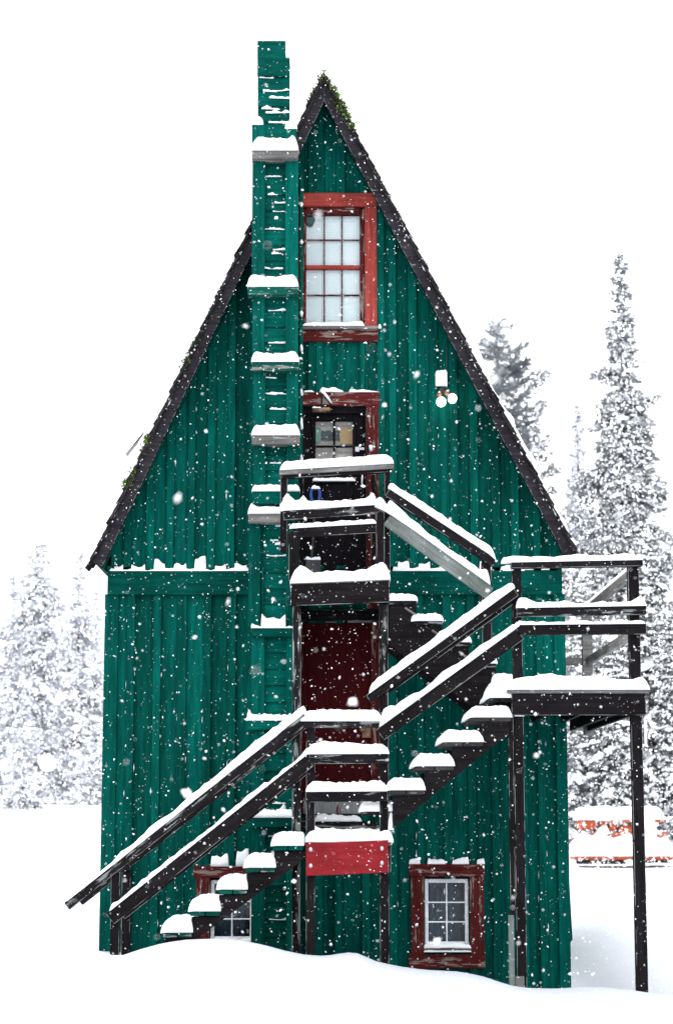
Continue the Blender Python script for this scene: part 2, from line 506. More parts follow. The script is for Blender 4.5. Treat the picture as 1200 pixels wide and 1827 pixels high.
def tube(name, pts, rad, mat, parent=None, n=8):
    pts = [Vector(p) for p in pts]
    V, F = [], []
    for i, p in enumerate(pts):
        d = (pts[min(i + 1, len(pts) - 1)] - pts[max(i - 1, 0)]).normalized()
        a = d.cross(Vector((0.13, 0.99, 0.07))).normalized()
        b = d.cross(a)
        rr = rad[i] if isinstance(rad, (list, tuple)) else rad
        for k in range(n):
            t = 2 * math.pi * k / n
            V.append(p + a * math.cos(t) * rr + b * math.sin(t) * rr)
    for i in range(len(pts) - 1):
        for k in range(n):
            F.append((i * n + k, i * n + (k + 1) % n, (i + 1) * n + (k + 1) % n, (i + 1) * n + k))
    F.append(tuple(range(n - 1, -1, -1))); F.append(tuple(range((len(pts) - 1) * n, len(pts) * n)))
    return centred(name, V, F, M[mat], parent, smooth=True)

def blob(name, c, r, mat, parent=None, jit=0.0, sub=3):
    bm = bmesh.new()
    bmesh.ops.create_icosphere(bm, subdivisions=sub, radius=1)
    for v in bm.verts:
        q = v.co.copy()
        f = 1 + jit * fn(q.x * 1.7 + c[0], q.y * 1.7 + c[1], q.z * 1.7 + c[2])
        v.co = Vector((q.x * r[0], q.y * r[1], q.z * r[2])) * f
    me = bpy.data.meshes.new(name)
    bm.to_mesh(me); bm.free()
    return link(name, me, M[mat], parent, c, None, True)

# ------------------------------------------------------------------ ground: one snow field
def sstep(a, b, x):
    t = np.clip((x - a) / (b - a), 0, 1)
    return t * t * (3 - 2 * t)

def vnoise(X, Y, s, seed):
    """Smooth value noise on arrays."""
    x, y = X * s + seed * 3.7, Y * s + seed * 1.9
    xi, yi = np.floor(x), np.floor(y)
    fx, fy = x - xi, y - yi
    fx, fy = fx * fx * (3 - 2 * fx), fy * fy * (3 - 2 * fy)
    def h(a, b):
        q = np.sin(a * 127.1 + b * 311.7 + seed * 17.3) * 43758.5453
        return q - np.floor(q)
    return (h(xi, yi) * (1 - fx) + h(xi + 1, yi) * fx) * (1 - fy) + (h(xi, yi + 1) * (1 - fx) + h(xi + 1, yi + 1) * fx) * fy

FRONT = -1.92        # front rails of the outer stairs
MID = -1.0           # plane between the two flights
CREST_Y = -2.35
_crest = [(100, 1702), (178, 1703), (215, 1706), (250, 1694), (290, 1683), (330, 1677), (380, 1675), (430, 1678), (470, 1686), (510, 1697), (545, 1704), (580, 1706), (610, 1701), (628, 1699),
          (645, 1703), (665, 1714), (690, 1720), (720, 1726), (760, 1731), (820, 1734), (860, 1742), (890, 1752), (915, 1760), (945, 1764), (990, 1765), (1040, 1762), (1080, 1762), (1140, 1769), (1185, 1776)]
_cx = np.array([W(x, y, CREST_Y)[0] for x, y in _crest]); _cz = np.array([W(x, y, CREST_Y)[1] for x, y in _crest])

def ground_z(X, Y):
    X, Y = np.asarray(X, float), np.asarray(Y, float)
    crest = np.interp(X, _cx, _cz)
    base = np.interp(X, [-30, -4, -2.3, 0, 1.4, 2.3, 3.2, 30], [0.42, 0.36, 0.27, 0.14, -0.02, -0.14, -0.1, 0.0])
    wide = sstep(-3.4, -2.7, X) * (1 - sstep(3.0, 4.2, X))
    m = np.exp(-np.where(Y > CREST_Y, ((Y - CREST_Y) / 0.75) ** 2, ((Y - CREST_Y) / 2.6) ** 2)) * wide
    z = base + (crest - base) * m
    z = z - 0.10 * sstep(CREST_Y - 1, CREST_Y - 6, Y) * 0 + 0.05 * (vnoise(X, Y, 0.45, 1) - 0.5) * (1 - m) + 0.02 * (vnoise(X, Y, 1.6, 2) - 0.5) * (1 - m)
    # drift thrown up along the right-hand wall, hollow beside it
    z = z + (0.34 * sstep(-0.5, 7.0, Y + 0.35 * (X - 2.4)) + 0.22 * sstep(2.6, 6.2, X) * sstep(-1.6, 3.5, Y)) * sstep(2.2, 3.4, X) * (1 - sstep(9, 24, Y))
    z = z + 0.2 * np.exp(-((X + 4.5) / 1.6) ** 2 - ((Y - 4.0) / 3.0) ** 2)
    z = z - 0.08 * np.exp(-((X - 2.5) / 0.3) ** 2) * sstep(-1.2, 0.2, Y) * (1 - sstep(6, 9, Y))
    # the field falls flat and the bank under the trees rises
    far = sstep(12, 30, Y)
    z = z * (1 - far) + 0.02 * far + 0.25 * (vnoise(X, Y, 0.09, 5) - 0.5) * far
    z = z - 0.20 * np.exp(-((X - 9.8) / 4.0) ** 2 - ((Y - 48.5) / 5.0) ** 2)
    z = z + 2.15 * sstep(52, 78, Y) + 0.9 * (vnoise(X, Y, 0.05, 8) - 0.5) * sstep(70, 120, Y) + 0.02 * np.clip(Y - 85, 0, None)
    return z

def axis_coords(lo, hi, f0, f1, fine, grow):
    a = list(np.arange(f0, f1 + 1e-6, fine))
    st, x = fine, f1
    while x < hi:
        st *= grow; x += st; a.append(min(x, hi))
    st, x = fine, f0
    while x > lo:
        st *= grow; x -= st; a.insert(0, max(x, lo))
    return np.array(a)

GX = axis_coords(-150, 150, -5, 5, 0.075, 1.09)
GY = axis_coords(-40, 260, -6, 1.5, 0.09, 1.06)
XX, YY = np.meshgrid(GX, GY, indexing='ij')
ZZ = ground_z(XX, YY)
nx, ny = XX.shape
gv = np.stack([XX, YY, ZZ], -1).reshape(-1, 3)
ii = np.arange(nx * ny).reshape(nx, ny)
gf = np.stack([ii[:-1, :-1], ii[1:, :-1], ii[1:, 1:], ii[:-1, 1:]], -1).reshape(-1, 4)
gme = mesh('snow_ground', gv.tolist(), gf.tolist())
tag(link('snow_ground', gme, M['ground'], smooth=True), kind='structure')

# ------------------------------------------------------------------ the cabin
WALL_BACK = 8.0
cab = root('cabin', (0, 0, 0.0), 'steep roofed green board and batten cabin with red trimmed windows', 'cabin')
ZL = lambda y, Y=0.0: W(600, y, Y)[1]
RAKE_Y = -0.34
XL, XR = W(192, 1062, 0)[0], W(1002, 1062, 0)[0]
# roof edge lines (outer = top of shakes), at the rake plane
apex_o = W(577, 126, RAKE_Y); eaveL_o = W(160, 1000, RAKE_Y); eaveR_o = W(1031, 985, RAKE_Y)
apex_i = W(580, 172, RAKE_Y); eaveL_i = W(192, 1024, RAKE_Y); eaveR_i = W(1001, 990, RAKE_Y)

def line_z(a, b, x):
    return a[1] + (b[1] - a[1]) * (x - a[0]) / (b[0] - a[0])

def roof_z(x):                         # underside of the roof
    return min(line_z(apex_o, eaveL_o, x), line_z(apex_o, eaveR_o, x)) - 0.215

Zband1, Zband0 = ZL(1018), ZL(1060)
Zfoot = -0.55
Zup = ZL(1007)

# openings (X0, X1, Z0, Z1)
def opening(x0, x1, y0, y1):
    a, b = W(x0, (y0 + y1) / 2, 0)[0], W(x1, (y0 + y1) / 2, 0)[0]
    return (a, b, ZL(y1), ZL(y0))
OP = dict(top=opening(538, 650, 368, 583), door=opening(542, 652, 724, 1010), low=opening(757, 836, 1567, 1697), low2=opening(374, 452, 1570, 1686))
OP_UP, OP_LOW = [OP['top'], OP['door']], [OP['low'], OP['low2']]

def strips(x0, x1, cuts):
    xs = sorted(set([x0, x1] + [c for c in cuts if x0 + 0.004 < c < x1 - 0.004]))
    return list(zip(xs[:-1], xs[1:]))

def board_column(name, x0, x1, zb, ztop, Y0, Y1, ops, mat, c):
    """One wall board, cut where an opening crosses it; ztop is a number or the roof line."""
    cuts = [q for o in ops for q in o[:2]] + [apex_o[0]]
    for (a, b) in strips(x0, x1, cuts):
        ta, tb = (ztop(a), ztop(b)) if callable(ztop) else (ztop, ztop)
        if min(ta, tb) < zb + 0.03:
            continue
        z = zb
        for o in sorted([o for o in ops if o[0] < (a + b) / 2 < o[1]], key=lambda o: o[2]):
            if o[2] > z + 0.01:
                prism(name, [(a, z), (b, z), (b, o[2]), (a, o[2])], Y0, Y1, mat, cab, c)
            z = max(z, o[3])
        prism(name, [(a, z), (b, z), (b, tb), (a, ta)], Y0, Y1, mat, cab, c)

# upper gable: boards butt at the batten lines, battens cover the joints
up_lines = [199, 230, 268, 305, 341, 377, 413, 449, 486, 522, 557, 572, 608, 648, 681, 702, 737, 773, 810, 846, 882, 919, 955, 986]
def facX(x, y):
    return W(x, y, 0)[0]
lines = [facX(x + random.uniform(-1.5, 1.5), 950) for x in up_lines]
lines = [XL] + [q for q in lines if XL + .02 < q < XR - .02] + [XR]
BATTENS_UP = []
for i in range(len(lines) - 1):
    board_column('board', lines[i], lines[i + 1], Zup - 0.02, roof_z, 0.0, 0.028, OP_UP, 'greenZ', 0.004)
for i, q in enumerate(lines):
    wd = random.uniform(0.036, 0.043)
    a, b = max(q - wd, XL), min(q + wd, XR)
    zb = Zband1 + (0.012 if i % 3 else 0.0) + random.uniform(-0.003, 0.03)
    BATTENS_UP.append((a, b, zb))
    board_column('batten', a, b, zb, roof_z, -0.038, -0.010, OP_UP, 'greenZ', 0.004)
# belt board and the snow that lies on its ledge
for (a, b) in ((192, 446), (690, 1002)):
    pbox('belt_board', a, b, 1018, 1061, -0.062, 0.060, 'greenX', cab)
for i in range(len(lines) - 1):
    a, b = BATTENS_UP[i][1] + 0.002, BATTENS_UP[i + 1][0] - 0.002
    if b - a < 0.03 or (a > facX(440, 1010) and b < facX(694, 1010)):
        continue
    hh = random.choice([0.045, 0.08, 0.085, 0.07, 0.09]) if i > 2 else 0.035
    if a > facX(880, 1010):
        hh *= 0.45
    snow([(a, Zband1), (b, Zband1)], -0.056, -0.002, hh, cab, over=0, rough=0.35, round_=0.12, humps=random.choice((((0.04, 0.3, 0.022),), ((0.96, 0.25, 0.02),), ((0.0, 0.2, 0.018), (0.96, 0.16, 0.024)))), ragged=0.25, name='ledge_snow', sink=0.0)
for (xa, xb, hp) in ((196, 444, 5), (700, 868, 6), (896, 935, 9)):
    psnow([(xa, 1018), (xb, 1018)], -0.06, -0.063, -0.024, hp, cab, over=0.004, rough=0.7, round_=0.4, name='ledge_snow')
# lower wall
low_lines = [234.5, 282, 327, 372, 416, 460, 508, 556, 604, 652, 700, 748, 795, 838, 880, 926, 959]
lowx = [facX(x + random.uniform(-1.5, 1.5), 1090) for x in low_lines]
lows = [XL - 0.012] + lowx + [XR + 0.012]
for i in range(len(lows) - 1):
    board_column('board', lows[i], lows[i + 1], Zfoot, Zband0 + 0.0, 0.0, 0.028, OP_LOW, 'greenZ', 0.003)
for q in lowx:
    wd = random.uniform(0.034, 0.042)
    board_column('batten', q - wd, q + wd, Zfoot, Zband0 - random.uniform(0.0, 0.012), -0.038, -0.010, OP_LOW, 'greenZ', 0.004)
for (a, b) in ((XL - 0.02, XL + 0.115), (XR - 0.09, XR + 0.02)):
    prism('corner_board', [(a, Zfoot), (b, Zfoot), (b, Zband0 - 0.004), (a, Zband0 - 0.004)], -0.040, -0.001, 'greenZ', cab, 0.005)
for (x, hp) in ((238, 5), (330, 6), (1000, 5)):
    a = facX(x, 1061)
    snow([(a - 0.03, Zband0), (a + 0.03, Zband0)], -0.027, -0.001, 0.03, cab, over=0, round_=0.8, name='ledge_snow')

# specks of driven snow caught along the battens
V, F = [], []
for _ in range(420):
    if random.random() < 0.7:
        q = random.choice(lowx); z = random.uniform(0.3, Zband0 - 0.1)
        x = q + random.choice((-1, 1)) * random.uniform(0.036, 0.046)
    else:
        i = random.randrange(1, len(lines) - 1); q = lines[i]; z = random.uniform(Zup, max(Zup + .1, roof_z(q) - 0.2))
        x = q + random.choice((-1, 1)) * random.uniform(0.036, 0.046)
    if facX(440, 1200) < x < facX(700, 1200):
        continue
    hgt = random.choice((0.008, 0.012, 0.012, 0.02, 0.045))
    o = len(V)
    for (a, b, c) in ((1, 0, 0), (-1, 0, 0), (0, 1, 0), (0, -1, 0), (0, 0, 1), (0, 0, -1)):
        V.append((x + a * random.uniform(0.004, 0.009), -0.014 + b * 0.014, z + c * hgt * random.uniform(.6, 1.2)))
    F += [(o, o + 2, o + 4), (o + 2, o + 1, o + 4), (o + 1, o + 3, o + 4), (o + 3, o, o + 4), (o + 2, o, o + 5), (o + 1, o + 2, o + 5), (o + 3, o + 1, o + 5), (o, o + 3, o + 5)]
centred('lodged_snow', V, F, M['snow'], cab, smooth=True)['kind'] = 'stuff'
# side and back walls, floors and the room's lining
def slab(name, X0, X1, Y0, Y1, Z0, Z1, mat, parent):
    return boxes(name, [(X0, X1, Y0, Y1, Z0, Z1)], mat, parent)
zl, zr = line_z(apex_o, eaveL_o, XL) - 0.23, line_z(apex_o, eaveR_o, XR) - 0.23
slab('side_wall', XL - 0.006, XL + 0.05, 0.029, WALL_BACK, Zfoot, zl, 'greenZ', cab)
slab('side_wall', XR - 0.05, XR + 0.006, 0.029, WALL_BACK, Zfoot, zr, 'greenZ', cab)
prism('back_wall', [(XL, Zfoot), (XR, Zfoot), (XR, zr), (apex_o[0], roof_z(apex_o[0])), (XL, zl)], WALL_BACK + 0.002, WALL_BACK + 0.06, 'greenZ', cab)
slab('floor_deck', XL + 0.06, XR - 0.06, 0.04, WALL_BACK - 0.02, Zband0 - 0.1, Zband0, 'room', cab)
slab('floor_deck', W(470, 655, 0)[0], W(710, 655, 0)[0], 0.04, WALL_BACK - 0.02, ZL(655), ZL(650), 'panel', cab)
for k in range(16):                      # side-wall battens, seen from a step aside
    y = 0.4 + k * 0.48
    for (x0, x1) in ((XL - 0.03, XL - 0.007), (XR + 0.007, XR + 0.03)):
        boxes('batten', [(x0, x1, y, y + 0.07, Zfoot, min(zl, zr) - 0.05)], 'greenZ', cab)
# roof: two slabs, rake boards, shakes one by one along the front edge
def off(p, q, d):                        # shift line p-q square to itself, downwards
    v = Vector((q[0] - p[0], q[1] - p[1])).normalized()
    nrm = Vector((v.y, -v.x))
    if nrm.y > 0:
        nrm = -nrm
    return (p[0] + nrm.x * d, p[1] + nrm.y * d), (q[0] + nrm.x * d, q[1] + nrm.y * d)

def roof_side(eave_o, eave_i, sgn):
    a0, e0 = off(apex_o, eave_o, 0.05)
    a1, e1 = off(apex_o, eave_o, 0.100)
    ax = apex_o[0]
    tz0 = line_z(a0, e0, ax); tz1 = line_z(a1, e1, ax)
    prism('roof', [(ax, tz0), e0, e1, (ax, tz1)], RAKE_Y + 0.03, WALL_BACK + 0.35, 'charX', cab, 0)
    # rake board
    r0, f0 = off(apex_o, eave_o, 0.040)
    r1, f1 = off(apex_o, eave_o, 0.138)
    prism('rake_board', [(ax, line_z(r0, f0, ax)), f0, (f1[0] - 0.0, f1[1]), (ax, line_z(r1, f1, ax))], RAKE_Y - 0.012, RAKE_Y + 0.028, 'rakeX', cab, 0.003)
    # soffit boarding behind the rake, down to the wall
    r2, f2 = off(apex_o, eave_o, 0.102)
    r3, f3 = off(apex_o, eave_o, 0.116)
    prism('soffit', [(ax, line_z(r2, f2, ax)), f2, f3, (ax, line_z(r3, f3, ax))], -0.06, WALL_BACK, 'greenX', cab, 0)
    d = Vector((eave_o[0] - apex_o[0], eave_o[1] - apex_o[1])); L = d.length; d.normalize()
    nrm = Vector((-d.y, d.x)); nrm = nrm if nrm.y > 0 else -nrm
    n = int(L / 0.115)
    for k in range(n):
        for lay in range(2):
            s = L * (k + 0.5 + 0.5 * lay) / n + random.uniform(-0.012, 0.012)
            if s < 0.14:
                continue
            ln = random.uniform(0.15, 0.21)
            lift = -0.034 + 0.017 * lay + random.uniform(-0.004, 0.008)
            tilt = 0.09 + random.uniform(-0.03, 0.05)
            c = Vector(apex_o) + d * s + nrm * lift
            h = (d * math.cos(tilt) + nrm * math.sin(tilt)) * (ln / 2)
            yy = RAKE_Y - 0.045 + random.uniform(-0.02, 0.015)
            p0, p1 = (c.x - h.x, yy + 0.14, c.y - h.y), (c.x + h.x, yy + 0.14, c.y + h.y)
            beam('shingle', p0, p1, random.uniform(0.009, 0.017), 0.28, 'shake', cab, b=0.002)
    # further shakes, course by course, joined
    V, F = [], []
    for k in range(int(L / 0.23)):
        s = (k + 0.5) * 0.23
        y = RAKE_Y + 0.25
        while y < WALL_BACK + 0.3:
            wy = random.uniform(0.12, 0.3)
            v, f, _ = bevel_box(0.14, wy / 2 - 0.004, 0.011, 0.002)
            c = Vector(apex_o) + d * s + nrm * -0.028
            ti = 0.07
            ex = d * math.cos(ti) + nrm * math.sin(ti); ez = nrm * math.cos(ti) - d * math.sin(ti)
            o = len(V)
            V += [(c.x + ex.x * a + ez.x * q, y + wy / 2 + b_, c.y + ex.y * a + ez.y * q) for a, b_, q in v]
            F += [[i + o for i in g] for g in f]
            y += wy
    o = centred('shingle_courses', V, F, M['shake'], cab); o['kind'] = 'stuff'
    return d, nrm, L

roofL = roof_side(eaveL_o, eaveL_i, -1)
roofR = roof_side(eaveR_o, eaveR_i, 1)
for sgn, e in ((-1, eaveL_o), (1, eaveR_o)):     # ridge boards
    a, b_ = off(apex_o, e, 0.035)
    a2, b2_ = off(apex_o, e, 0.012)
    dv = (Vector(e) - Vector(apex_o)).normalized() * 0.16
    prism('ridge_cap', [(apex_o[0], line_z(a2, b2_, apex_o[0])), (a2[0] + dv.x, a2[1] + dv.y), (a[0] + dv.x, a[1] + dv.y), (apex_o[0], line_z(a, b_, apex_o[0]))], RAKE_Y - 0.07, WALL_BACK + 0.3, 'shake', cab, 0)

def roof_snow(side, s0, s1, h, y0=RAKE_Y + 0.06, y1=WALL_BACK + 0.2):
    d, nrm, L = side
    V, F = [], []
    ns, nt = int((s1 - s0) / 0.05), 40
    for i in range(ns + 1):
        s = s0 + (s1 - s0) * i / ns
        e = min(1, min(i, ns - i) / 5)
        for j in range(nt + 1):
            y = y0 + (y1 - y0) * (j / nt) ** 2
            f = min(1, j / 3) ** 0.5
            hh = h * e * f * (0.75 + 0.9 * fn(s * 2.1, y * 1.1, h * 50)) + h * 0.25 * fn(s * 9, y * 5) * e * f
            c = Vector(apex_o) + d * s + nrm * (-0.02 + max(0, hh))
            V.append((c.x, y, c.y))
    for i in range(ns):
        for j in range(nt):
            a = i * (nt + 1) + j
            F.append((a, a + nt + 1, a + nt + 2, a + 1))
    centred('roof_snow', V, F, M['snow'], cab, smooth=True)

roof_snow(roofR, 1.7, roofR[2] - 0.1, 0.085)
roof_snow(roofL, 2.2, roofL[2] - 0.1, 0.10)
# weathered roof boards poking out of the snow on the left slope
cL = lambda px, py: P(px, py, 1.2)
boxm = [((226, 812), (262, 768), 5), ((240, 795), (275, 752), 4)]
for (a, b, wd) in boxm:
    beam('roof_board', cL(*a), cL(*b), 0.018, 0.10, 'greyX', cab)
# moss tufts along the roof edges
def moss(side, spans, n):
    d, nrm, L = side
    V, F = [], []
    for _ in range(n):
        a, b, big = random.choice(spans)
        s = random.uniform(a, b) * L
        c = Vector(apex_o) + d * s + nrm * random.uniform(-0.035, 0.012)
        y = RAKE_Y - 0.04 + random.uniform(-0.02, 0.25)
        for q in range(7):
            p = Vector((c.x + random.gauss(0, .014), y + random.gauss(0, .014), c.y + random.gauss(0, .014)))
            r = random.uniform(0.011, 0.026) * big
            o = len(V)
            for _k in range(3):
                V.append(p + Vector((random.uniform(-1, 1), random.uniform(-1, 1), random.uniform(-1, 1))) * r)
            F.append((o, o + 1, o + 2))
    o = centred('moss', V, F, M['moss'], cab); o['kind'] = 'stuff'
moss(roofR, [(0.0, 0.10, 1.3), (0.02, 0.13, 1.5), (0.2, 0.5, .7), (0.5, 0.9, .6), (.05, .12, 1.4)], 330)
moss(roofL, [(0.0, 0.07, 1.2), (0.3, 0.6, .8), (0.55, 0.62, 1), (0.75, 0.78, 1.3), (0.82, .86, 1.2)], 260)

V, F = [], []
for side in (roofL, roofR):
    d, nrm, L = side
    for _ in range(150):
        c = Vector(apex_o) + d * (L * random.uniform(0.08, 0.99)) + nrm * random.choice((-0.045, -0.012, -0.012, -0.03))
        y = RAKE_Y - 0.02 + random.uniform(-0.02, 0.04); ln = random.choice((0.008, 0.012, 0.02, 0.04)); o = len(V)
        for (a, b, e) in ((1, 0, 0), (-1, 0, 0), (0, 1, 0), (0, -1, 0), (0, 0, 1), (0, 0, -1)):
            q = c + d * (a * ln * random.uniform(.6, 1.3)) + nrm * (e * random.uniform(.005, .010))
            V.append((q.x, y + b * 0.02, q.y))
        F += [(o, o + 2, o + 4), (o + 2, o + 1, o + 4), (o + 1, o + 3, o + 4), (o + 3, o, o + 4), (o + 2, o, o + 5), (o + 1, o + 2, o + 5), (o + 3, o + 1, o + 5), (o, o + 3, o + 5)]
centred('lodged_snow', V, F, M['snow'], cab, smooth=True)['kind'] = 'stuff'
# ---- windows and doors
def pane_grid(par, x0, x1, y0, y1, nc, nr, Y, mw, mat):
    """Panes and muntins between sighted edges."""
    X0, X1 = W(x0, (y0 + y1) / 2, Y)[0], W(x1, (y0 + y1) / 2, Y)[0]
    Z0, Z1 = ZL(y1, Y), ZL(y0, Y)
    for i in range(nc):
        for j in range(nr):
            a, b = X0 + (X1 - X0) * i / nc, X0 + (X1 - X0) * (i + 1) / nc
            c, d_ = Z0 + (Z1 - Z0) * j / nr, Z0 + (Z1 - Z0) * (j + 1) / nr
            boxes('pane', [(a + .001, b - .001, Y + .010, Y + .014, c + .001, d_ - .001)], 'glass', par, b=0.0006)
    for i in range(1, nc):
        a = X0 + (X1 - X0) * i / nc
        wbox('muntin', a - mw / 2, a + mw / 2, Z0, Z1, Y, 0.028, mat + 'Z' if mat + 'Z' in M else mat, par, True, b=.002)
    for j in range(1, nr):
        c = Z0 + (Z1 - Z0) * j / nr
        wbox('muntin', X0, X1, c - mw / 2, c + mw / 2, Y + 0.002, 0.024, mat + 'X' if mat + 'X' in M else mat, par, False, b=.002)

# upper window
wt = pbox('window', 540, 546, 372, 575, -0.03, 0.09, 'oldredX', cab)
wt['label'] = 'tall red framed sash window with white blind under the gable'
pbox('window_frame', 641.5, 650, 372, 576, -0.03, 0.09, 'oldredX', wt)
pbox('window_frame', 546.5, 641, 368, 382, -0.03, 0.09, 'oldredX', wt)
pbox('casing', 519, 672, 344, 368, -0.062, 0.04, 'redX', wt)
pbox('casing', 650.5, 672, 368.5, 585, -0.060, 0.038, 'redX', wt)
pbox('casing', 519, 539.5, 368.5, 585, -0.060, 0.038, 'redX', wt)
pbox('casing', 519, 674, 587, 609, -0.066, 0.045, 'oldredX', wt)
pbox('sill', 519, 673, 581, 586.5, -0.10, 0.12, 'greyX', wt)
psnow([(540, 581), (650, 581)], -0.09, -0.098, -0.02, 7, wt, name='sill_snow', humps=((.9, .1, .02),))
psnow([(612, 587), (655, 587)], -0.07, -0.085, -0.06, 5, wt, name='sill_snow')
psnow([(674, 585), (680, 585)], -0.07, -0.085, -0.03, 8, wt, name='sill_snow')
pbox('meeting_rail', 546.5, 641.5, 473, 480, -0.012, 0.05, 'redX', wt)
for (ya, yb) in ((383, 473), (480, 573)):
    pane_grid(wt, 547, 641, ya, yb, 3, 2, 0.012, 0.012, 'oldred')
for k in range(46):                     # white venetian blind: slats joined, too fine to pick apart
    pass
bl = []
_z0, _z1 = ZL(576), ZL(380)
_n = 60
for k in range(_n):
    z = _z0 + (_z1 - _z0) * k / _n
    bl.append((W(543, 470, 0)[0], W(645, 470, 0)[0], 0.045, 0.052, z + 0.001, z + (_z1 - _z0) / _n + 0.0004))
boxes('blind', bl, 'blind', wt, b=0.001)
blob('houseplant_leaf', P(553, 393, 0.036), (0.05, 0.004, 0.07), 'greenX', wt, 0.3, 2)

# upper door
dr = boxes('door', [], 'doorblack', cab) if False else None
def px_boxes(name, lst, Y, d, mat, parent):
    out = []
    for (x0, x1, y0, y1) in lst:
        ym = (y0 + y1) / 2
        out.append((W(x0, ym, Y)[0], W(x1, ym, Y)[0], Y, Y + d, ZL(y1, Y), ZL(y0, Y)))
    return boxes(name, out, mat, parent)
dr = px_boxes('door', [(546, 562.5, 738, 1086), (629, 650, 738, 1086), (562.7, 628.8, 738, 751), (562.7, 628.8, 842, 1086)], 0.03, 0.045, 'doorblack', cab)
dr['label'] = 'black upper door with four small panes'
px_boxes('door_frame', [(536, 545.5, 724, 1086), (650.5, 653, 724, 1086), (545.7, 650.3, 724, 737.5)], -0.01, 0.08, 'doorblack', dr)
pbox('casing', 515, 677, 699, 723.5, -0.062, 0.045, 'oldredX', dr)
pbox('casing', 653.2, 675.5, 724, 1086, -0.058, 0.04, 'oldredX', dr)
pane_grid(dr, 563, 628.5, 752, 841, 2, 2, 0.045, 0.022, 'doorblack')
px_boxes('pane_trim', [(556, 562, 744, 848), (629.5, 636, 744, 848), (562.5, 629, 744, 749)], 0.018, 0.014, 'doorblack', dr)
for (a, b) in ((542, 560), (570, 612), (622, 676)):
    psnow([(a, 699), (b, 699)], -0.06, -0.058, -0.02, 6, dr, name='ledge_snow', rough=0.7)
px_boxes('ledge', [(556, 634, 858, 862)], 0.008, 0.022, 'doorblack', dr)
psnow([(557, 858), (634, 858)], 0.01, 0.008, 0.03, 7, dr, name='ledge_snow')
tube('handle', [P(646, 847, 0.025), P(646, 849, -0.012), P(645.5, 858, -0.014), P(645.5, 866, -0.012), P(645.5, 868, 0.025)], 0.008, 'plastic', dr)
px_boxes('hasp', [(633, 641, 797, 806), (641, 650, 798, 803)], 0.012, 0.018, 'metal', dr)
blob('padlock', P(661, 801, -0.075), (0.022, 0.014, 0.03), 'metal', dr, 0.2, 2)
blob('padlock_snow', P(661, 797, -0.08), (0.02, 0.016, 0.02), 'snow', dr, 0.4, 2)
# what shows through the four panes: boarded ceiling and a hung cloth
px_boxes('inner_panel', [(548, 650, 735, 860)], 0.13, 0.01, 'panel', dr)
for k, (a, b, c, d_) in enumerate(((560, 572, 762, 790), (572.2, 606, 768, 786), (606.2, 630, 764, 792))):
    px_boxes('hung_cloth', [(a, b, c, d_)], 0.11, 0.004, M['flag'][k], dr)

# lower red door under the upper platform
dl = px_boxes('door', [(541, 660, 1112, 1423)], -0.045, 0.04, 'doorred', cab)
dl['label'] = 'dark red lower door below the upper platform'
pbox('casing', 661, 676, 1108, 1450, -0.066, 0.06, 'oldredX', dl)
pbox('casing', 524, 540, 1108, 1450, -0.066, 0.06, 'oldredX', dl)
pbox('casing', 524, 676, 1088, 1107, -0.068, 0.06, 'charX', dl)
px_boxes('door_foot', [(541, 660, 1424, 1452)], -0.047, 0.042, 'peel', dl)
pbox('threshold', 530, 672, 1465, 1478, -0.16, 0.15, 'charoldX', dl)
psnow([(560, 1465), (645, 1465)], -0.15, -0.15, -0.06, 11, dl, name='sill_snow')
px_boxes('header_strip', [(580, 600, 1109, 1111), (620, 663, 1107, 1111)], -0.074, 0.006, 'greyX', dl)
blob('door_knob', P(646, 1302, -0.08), (0.028, 0.028, 0.028), 'brass', dl)
tube('knob_stem', [P(646, 1302, -0.08), P(646, 1302, -0.04)], 0.012, 'brass', dl)
px_boxes('kick_strip', [(646, 662, 1296, 1316)], -0.049, 0.003, 'brass', dl)

